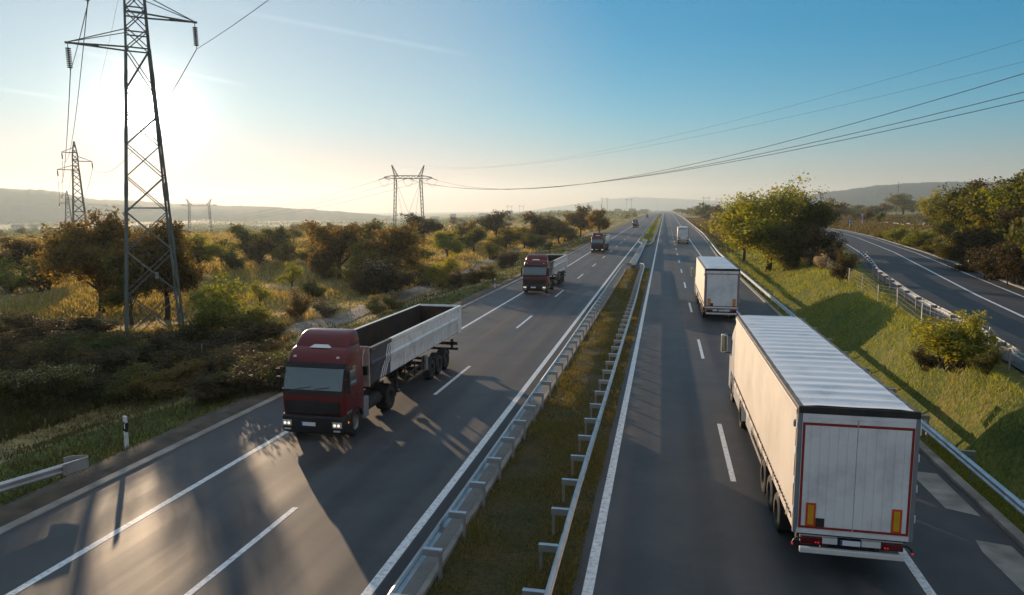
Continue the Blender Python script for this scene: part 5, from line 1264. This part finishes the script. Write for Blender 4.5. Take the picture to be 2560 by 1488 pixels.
grow([(2375, 462, 610, 140, 'tree', O), (2450, 448, 625, 150, 'tree', O), (2525, 425, 640, 160, 'tree', GR), (2420, 520, 640, 120, 'tree', GR), (2490, 520, 660, 130, 'tree', DK), (2340, 520, 600, 80, 'bush', GR), (2560, 500, 700, 120, 'tree', DK), (2600, 470, 720, 150, 'tree', GR), (2400, 560, 668, 110, 'bush', DK), (2450, 580, 690, 120, 'bush', DK), (2510, 590, 705, 120, 'bush', DK), (2350, 560, 640, 90, 'bush', O), (2480, 470, 640, 120, 'tree', Y_), (2560, 430, 660, 150, 'tree', GR), (2330, 480, 575, 90, 'tree', O)], 'tree of the wood on the bank at the right edge', 'tree', GR_)
grow([(2205, 556, 592, 62, 'bush', Y_), (2262, 562, 606, 70, 'bush', Y_), (2310, 588, 624, 62, 'bush', GR), (2235, 585, 606, 40, 'bush', Y_), (2170, 568, 586, 40, 'bush', GR), (2345, 600, 640, 60, 'bush', O), (2285, 600, 622, 40, 'bush', O), (2385, 625, 670, 70, 'bush', DK)], 'bush on the far kerb of the slip road', 'bush', GR_)
grow([(1732, 500, 540, 48, 'small', GR), (1700, 512, 532, 30, 'small', O), (1768, 505, 545, 40, 'small', RU), (1680, 514, 527, 20, 'small', O), (1715, 508, 530, 30, 'small', DK), (1665, 514, 525, 18, 'small', O), (1790, 530, 575, 40, 'bush', O)], 'small distant tree along the right side of the motorway', 'tree', GR_)

# scattered trees of the plain, each its own thing
rng = np.random.default_rng(42)
def clear(x, y):
    if edge_l(y) - 6 < x < edge_r(y) + 4: return False
    if y < 640 and x > 0 and ramp_mid(y) - 9 < x < ramp_mid(y) + 7: return False
    return True
zones = [(0, 420, 'far tree on the misty plain around the lattice pylons'), (420, 800, 'far tree on the plain between lattice pylon and thicket'), (800, 1080, 'far tree near the foot of the large portal pylon'),
         (1080, 1330, 'far tree on the plain right of the portal pylon'), (1330, 1620, 'far roadside tree left of the motorway')]
cnt = {}
tries = 0
while sum(cnt.values()) < 110 and tries < 6000:
    tries += 1
    px = rng.uniform(-40, 1610); dist = math.exp(rng.uniform(math.log(190), math.log(1300)))
    d = ray(px, 520); hd = math.hypot(d.x, d.y); x, y = d.x / hd * dist, d.y / hd * dist
    if not clear(x, y): continue
    zi = next((k for k, (a, b_, _) in enumerate(zones) if max(px, 0) <= b_), 4)
    if cnt.get(zi, 0) >= (24, 22, 20, 22, 26)[zi]: continue
    cnt[zi] = cnt.get(zi, 0) + 1
    h = rng.uniform(3.0, 6.2) * (1 + 0.25 * (dist > 400)); w = h * rng.uniform(0.9, 1.5)
    bush = rng.random() < 0.3
    plant(Vector((x, y, gz(x, y))), h * (0.6 if bush else 1), w, 'small' if not bush else 'shrub', rng.choice([O, O, RU, DK, GR, GR, RU]), zones[zi][2], 'tree', 'scattered trees of the plain', px)
cnt2 = 0
while cnt2 < 70:
    px = rng.uniform(1650, 2640); dist = math.exp(rng.uniform(math.log(150), math.log(900)))
    d = ray(px, 500); hd = math.hypot(d.x, d.y); x, y = d.x / hd * dist, d.y / hd * dist
    if not clear(x, y) or (x > 0 and y < 330 and x - ramp_mid(y) < 45 and px < 2330) or (px < 1800 and dist < 350): continue
    cnt2 += 1; h = rng.uniform(4.5, 8.5); w = h * rng.uniform(0.8, 1.3)
    plant(Vector((x, y, gz(x, y))), h, w, 'small', rng.choice([O, O, RU, GR, DK, Y_]), 'far tree on rising ground right of the slip road' if px > 2150 else 'tree on the plain between motorway and slip road', 'tree', 'trees on the right-hand slopes', px)
ORD = 'first second third fourth fifth sixth seventh eighth ninth tenth eleventh twelfth thirteenth fourteenth fifteenth sixteenth seventeenth eighteenth nineteenth'.split()
TENS = {20: 'twent', 30: 'thirt', 40: 'fort', 50: 'fift', 60: 'sixt', 70: 'sevent'}
def ordinal(n):
    if n < 20: return ORD[n - 1]
    t, r = n // 10 * 10, n % 10
    return TENS[t] + ('ieth' if r == 0 else 'y-' + ORD[r - 1])
by = {}
for T, ph, px in PLANTS: by.setdefault(ph, []).append((px, T))
for ph, l in by.items():
    if len(l) > 1:
        for k, (_, T) in enumerate(sorted(l, key=lambda e: e[0])): 
            T['label'] = f'{ph}, {ordinal(k + 1)} from ' + ('the left' if len((ph + ordinal(k + 1)).replace('-', ' ').split()) < 12 else 'left')

# ------------------------------------------------------------------ ground cover nobody could count
def blades(name, X, Y, hmin, hmax, wid, m, rng, lean=0.35, zoff=0.0, zf=None):
    n = len(X); Z = (ground(X, Y) if zf is None else zf(X, Y)) + zoff
    h = rng.uniform(hmin, hmax, n) if np.isscalar(hmin) else hmin * rng.uniform(0.6, 1.4, n)
    w = (np.full(n, wid) if np.isscalar(wid) else wid) * rng.uniform(0.6, 1.4, n); a = rng.uniform(0, math.pi, n)
    dx, dy = np.cos(a) * w / 2, np.sin(a) * w / 2; lx, ly = rng.normal(0, lean, n) * h, rng.normal(0, lean, n) * h
    V = np.zeros((n, 4, 3)); V[:, 0] = np.stack([X - dx, Y - dy, Z - 0.02], -1); V[:, 1] = np.stack([X + dx, Y + dy, Z - 0.02], -1)
    V[:, 2] = np.stack([X + dx * 0.3 + lx, Y + dy * 0.3 + ly, Z + h], -1); V[:, 3] = np.stack([X - dx * 0.3 + lx, Y - dy * 0.3 + ly, Z + h], -1)
    return tag(link_mesh(name, quads_mesh(name, V, [M[m]])), kind='stuff')
def patchy(x, y, s, seed=0.0): return 0.5 + 0.25 * (np.sin(x * s + 1.7 * np.sin(y * s * 0.6 + seed)) + np.sin(y * s * 1.1 + 2.1 * np.sin(x * s * 0.7 + seed * 2)))
def scatter_log(n, d0, d1, a0, a1, rng):
    """more per square metre near the road bridge, fewer far off"""
    dist = np.exp(rng.uniform(math.log(d0), math.log(d1), n)); az = rng.uniform(R(a0), R(a1), n)
    return np.sin(az) * dist, np.cos(az) * dist, dist
# median
n = 230000; y = np.exp(rng.uniform(math.log(9), math.log(103), n)); x = rng.normal(0, 0.06, n) + rng.uniform(-4.85, -1.80, n)
k = rng.random(n) < 0.05 + 0.95 * patchy(x, y, 1.7) * (0.4 + 0.6 * patchy(x, y, 0.45, 8)); x, y = x[k], y[k]
blades('grass', x, y, 0.04 + 0.12 * patchy(x, y, 1.3, 6) ** 2, None, 0.011 + 0.0005 * y, 'grass_dry', rng, 0.7, zf=lambda a, c: np.full(len(a), 0.06))
n = 16000; y = np.exp(rng.uniform(math.log(168), math.log(700), n)); x = MEDL(y) + (MEDR(y) - MEDL(y)) * rng.uniform(0.05, 0.95, n)
blades('grass', x, y, 0.12, 0.3, 0.10, 'grass', rng, 0.5, zf=lambda a, c: np.full(len(a), 0.06))
# right bank
x, y, dd = scatter_log(620000, 12, 230, 3, 50, rng); v = x - edge_r(y); rl = ramp_mid(y) - ramp_lw(y) - 1.9
k = (v > 0.5) & (x < rl) & (rng.random(len(x)) < 0.35 + 0.65 * patchy(x, y, 0.8, 1)); x, y, dd = x[k], y[k], dd[k]
blades('grass', x, y, 0.06 + 0.0010 * dd + 0.10 * patchy(x, y, 0.5, 3), None, 0.010 + 0.0006 * dd, 'grass', rng, 0.55)
x, y, dd = scatter_log(200000, 40, 600, 12, 60, rng); w = x - ramp_mid(y) - 5.2
k = (w > 0) & (y < 630); x, y, dd = x[k], y[k], dd[k]
blades('weeds', x, y, 0.15 + 0.0016 * dd, None, 0.02 + 0.0013 * dd, 'grass_verge', rng, 0.5)
x, y, dd = scatter_log(60000, 150, 700, 0, 16, rng); v = x - edge_r(y)
k = (v > 1) & clear(1e4, 1) & ((np.abs(x - ramp_mid(y)) > 7) | (y > 640)); x, y, dd = x[k], y[k], dd[k]
blades('weeds', x, y, 0.15 + 0.0014 * dd, None, 0.02 + 0.0013 * dd, 'grass_verge', rng, 0.5)
# left verge
x, y, dd = scatter_log(330000, 13, 260, -72, -4, rng); u = edge_l(y) - x
k = (u > 0.9) & (u < 14) & (rng.random(len(x)) < 0.2 + 0.8 * patchy(x, y, 0.9, 2)); x, y, dd = x[k], y[k], dd[k]
blades('grass', x, y, 0.07 + 0.0012 * dd + 0.10 * patchy(x, y, 0.6, 5), None, 0.012 + 0.0008 * dd, 'grass_verge', rng, 0.5)
# weeds of the field, kept off the track
tx = np.array([[p.x, p.y] for p in tp])
def off_track(x, y):
    d = np.full(len(x), 1e9)
    for a, c in zip(tx[:-1], tx[1:]):
        e = c - a; t = np.clip(((x - a[0]) * e[0] + (y - a[1]) * e[1]) / (e @ e), 0, 1); d = np.minimum(d, np.hypot(x - a[0] - t * e[0], y - a[1] - t * e[1]))
    return d > 1.7
x, y, dd = scatter_log(520000, 22, 420, -75, -3, rng); u = edge_l(y) - x
pt = patchy(x, y, 0.16, 4); k = (u > 12.5) & off_track(x, y) & (rng.random(len(x)) < 0.25 + 0.75 * pt); x, y, dd, pt = x[k], y[k], dd[k], pt[k]
for near, mt in ((True, 'grass_verge'), (False, 'weeds')):
    q_ = (dd + 8 * pt < 56) == near
    blades('weeds', x[q_], y[q_], ((0.20 + 0.0020 * dd) * (0.5 + 1.3 * pt))[q_], None, (0.025 + 0.0013 * dd)[q_], mt, rng, 0.4)
x, y, dd = scatter_log(50000, 400, 1800, -60, 0, rng); u = edge_l(y) - x
k = (u > 12) & (rng.random(len(x)) < np.clip(patchy(x, y, 0.02, 4) - 0.35, 0, 1)); x, y, dd = x[k], y[k], dd[k]
C = np.stack([x, y, ground(x, y) + rng.uniform(0.1, 1.6, len(x))], -1)
tag(link_mesh('scrub', quads_mesh('scrub', leaf_quads(C, 1.0 + 0.0022 * dd, rng), [M['leaf_olive']])), kind='stuff')
# far woods that read as one mass along the horizon
x, y, dd = scatter_log(150000, 900, 3000, -58, 42, rng)
on_road = (x > edge_l(y) - 8) & (x < edge_r(y) + 8)
band = patchy(x, y, 0.011, 9) > 0.52; k = ~on_road & band; x, y, dd = x[k], y[k], dd[k]
C = np.stack([x, y, ground(x, y) + rng.uniform(0.2, 7, len(x)) * (0.4 + patchy(x, y, 0.05, 3))], -1)
tag(link_mesh('distant_woods', quads_mesh('distant_woods', leaf_quads(C, 2.0 + 0.001 * dd, rng), [M['leaf_green']])), kind='stuff')

# ------------------------------------------------------------------ haze
q = MB(); q.box(-9300, 9300, -700, 9300, -60, 260)
hz = q.build('haze', M['terrain']); tag(hz, kind='stuff')
hm = bpy.data.materials.new('haze'); hm.use_nodes = True; hn, hl = hm.node_tree.nodes, hm.node_tree.links; hn.clear()
ho = hn.new('ShaderNodeOutputMaterial'); hv = hn.new('ShaderNodeVolumePrincipled')
hv.inputs['Color'].default_value = (0.74, 0.90, 0.98, 1); hv.inputs['Density'].default_value = HAZE_DENSITY; hv.inputs['Anisotropy'].default_value = HAZE_ANISO
hl.new(hv.outputs[0], ho.inputs['Volume']); hz.data.materials[0] = hm
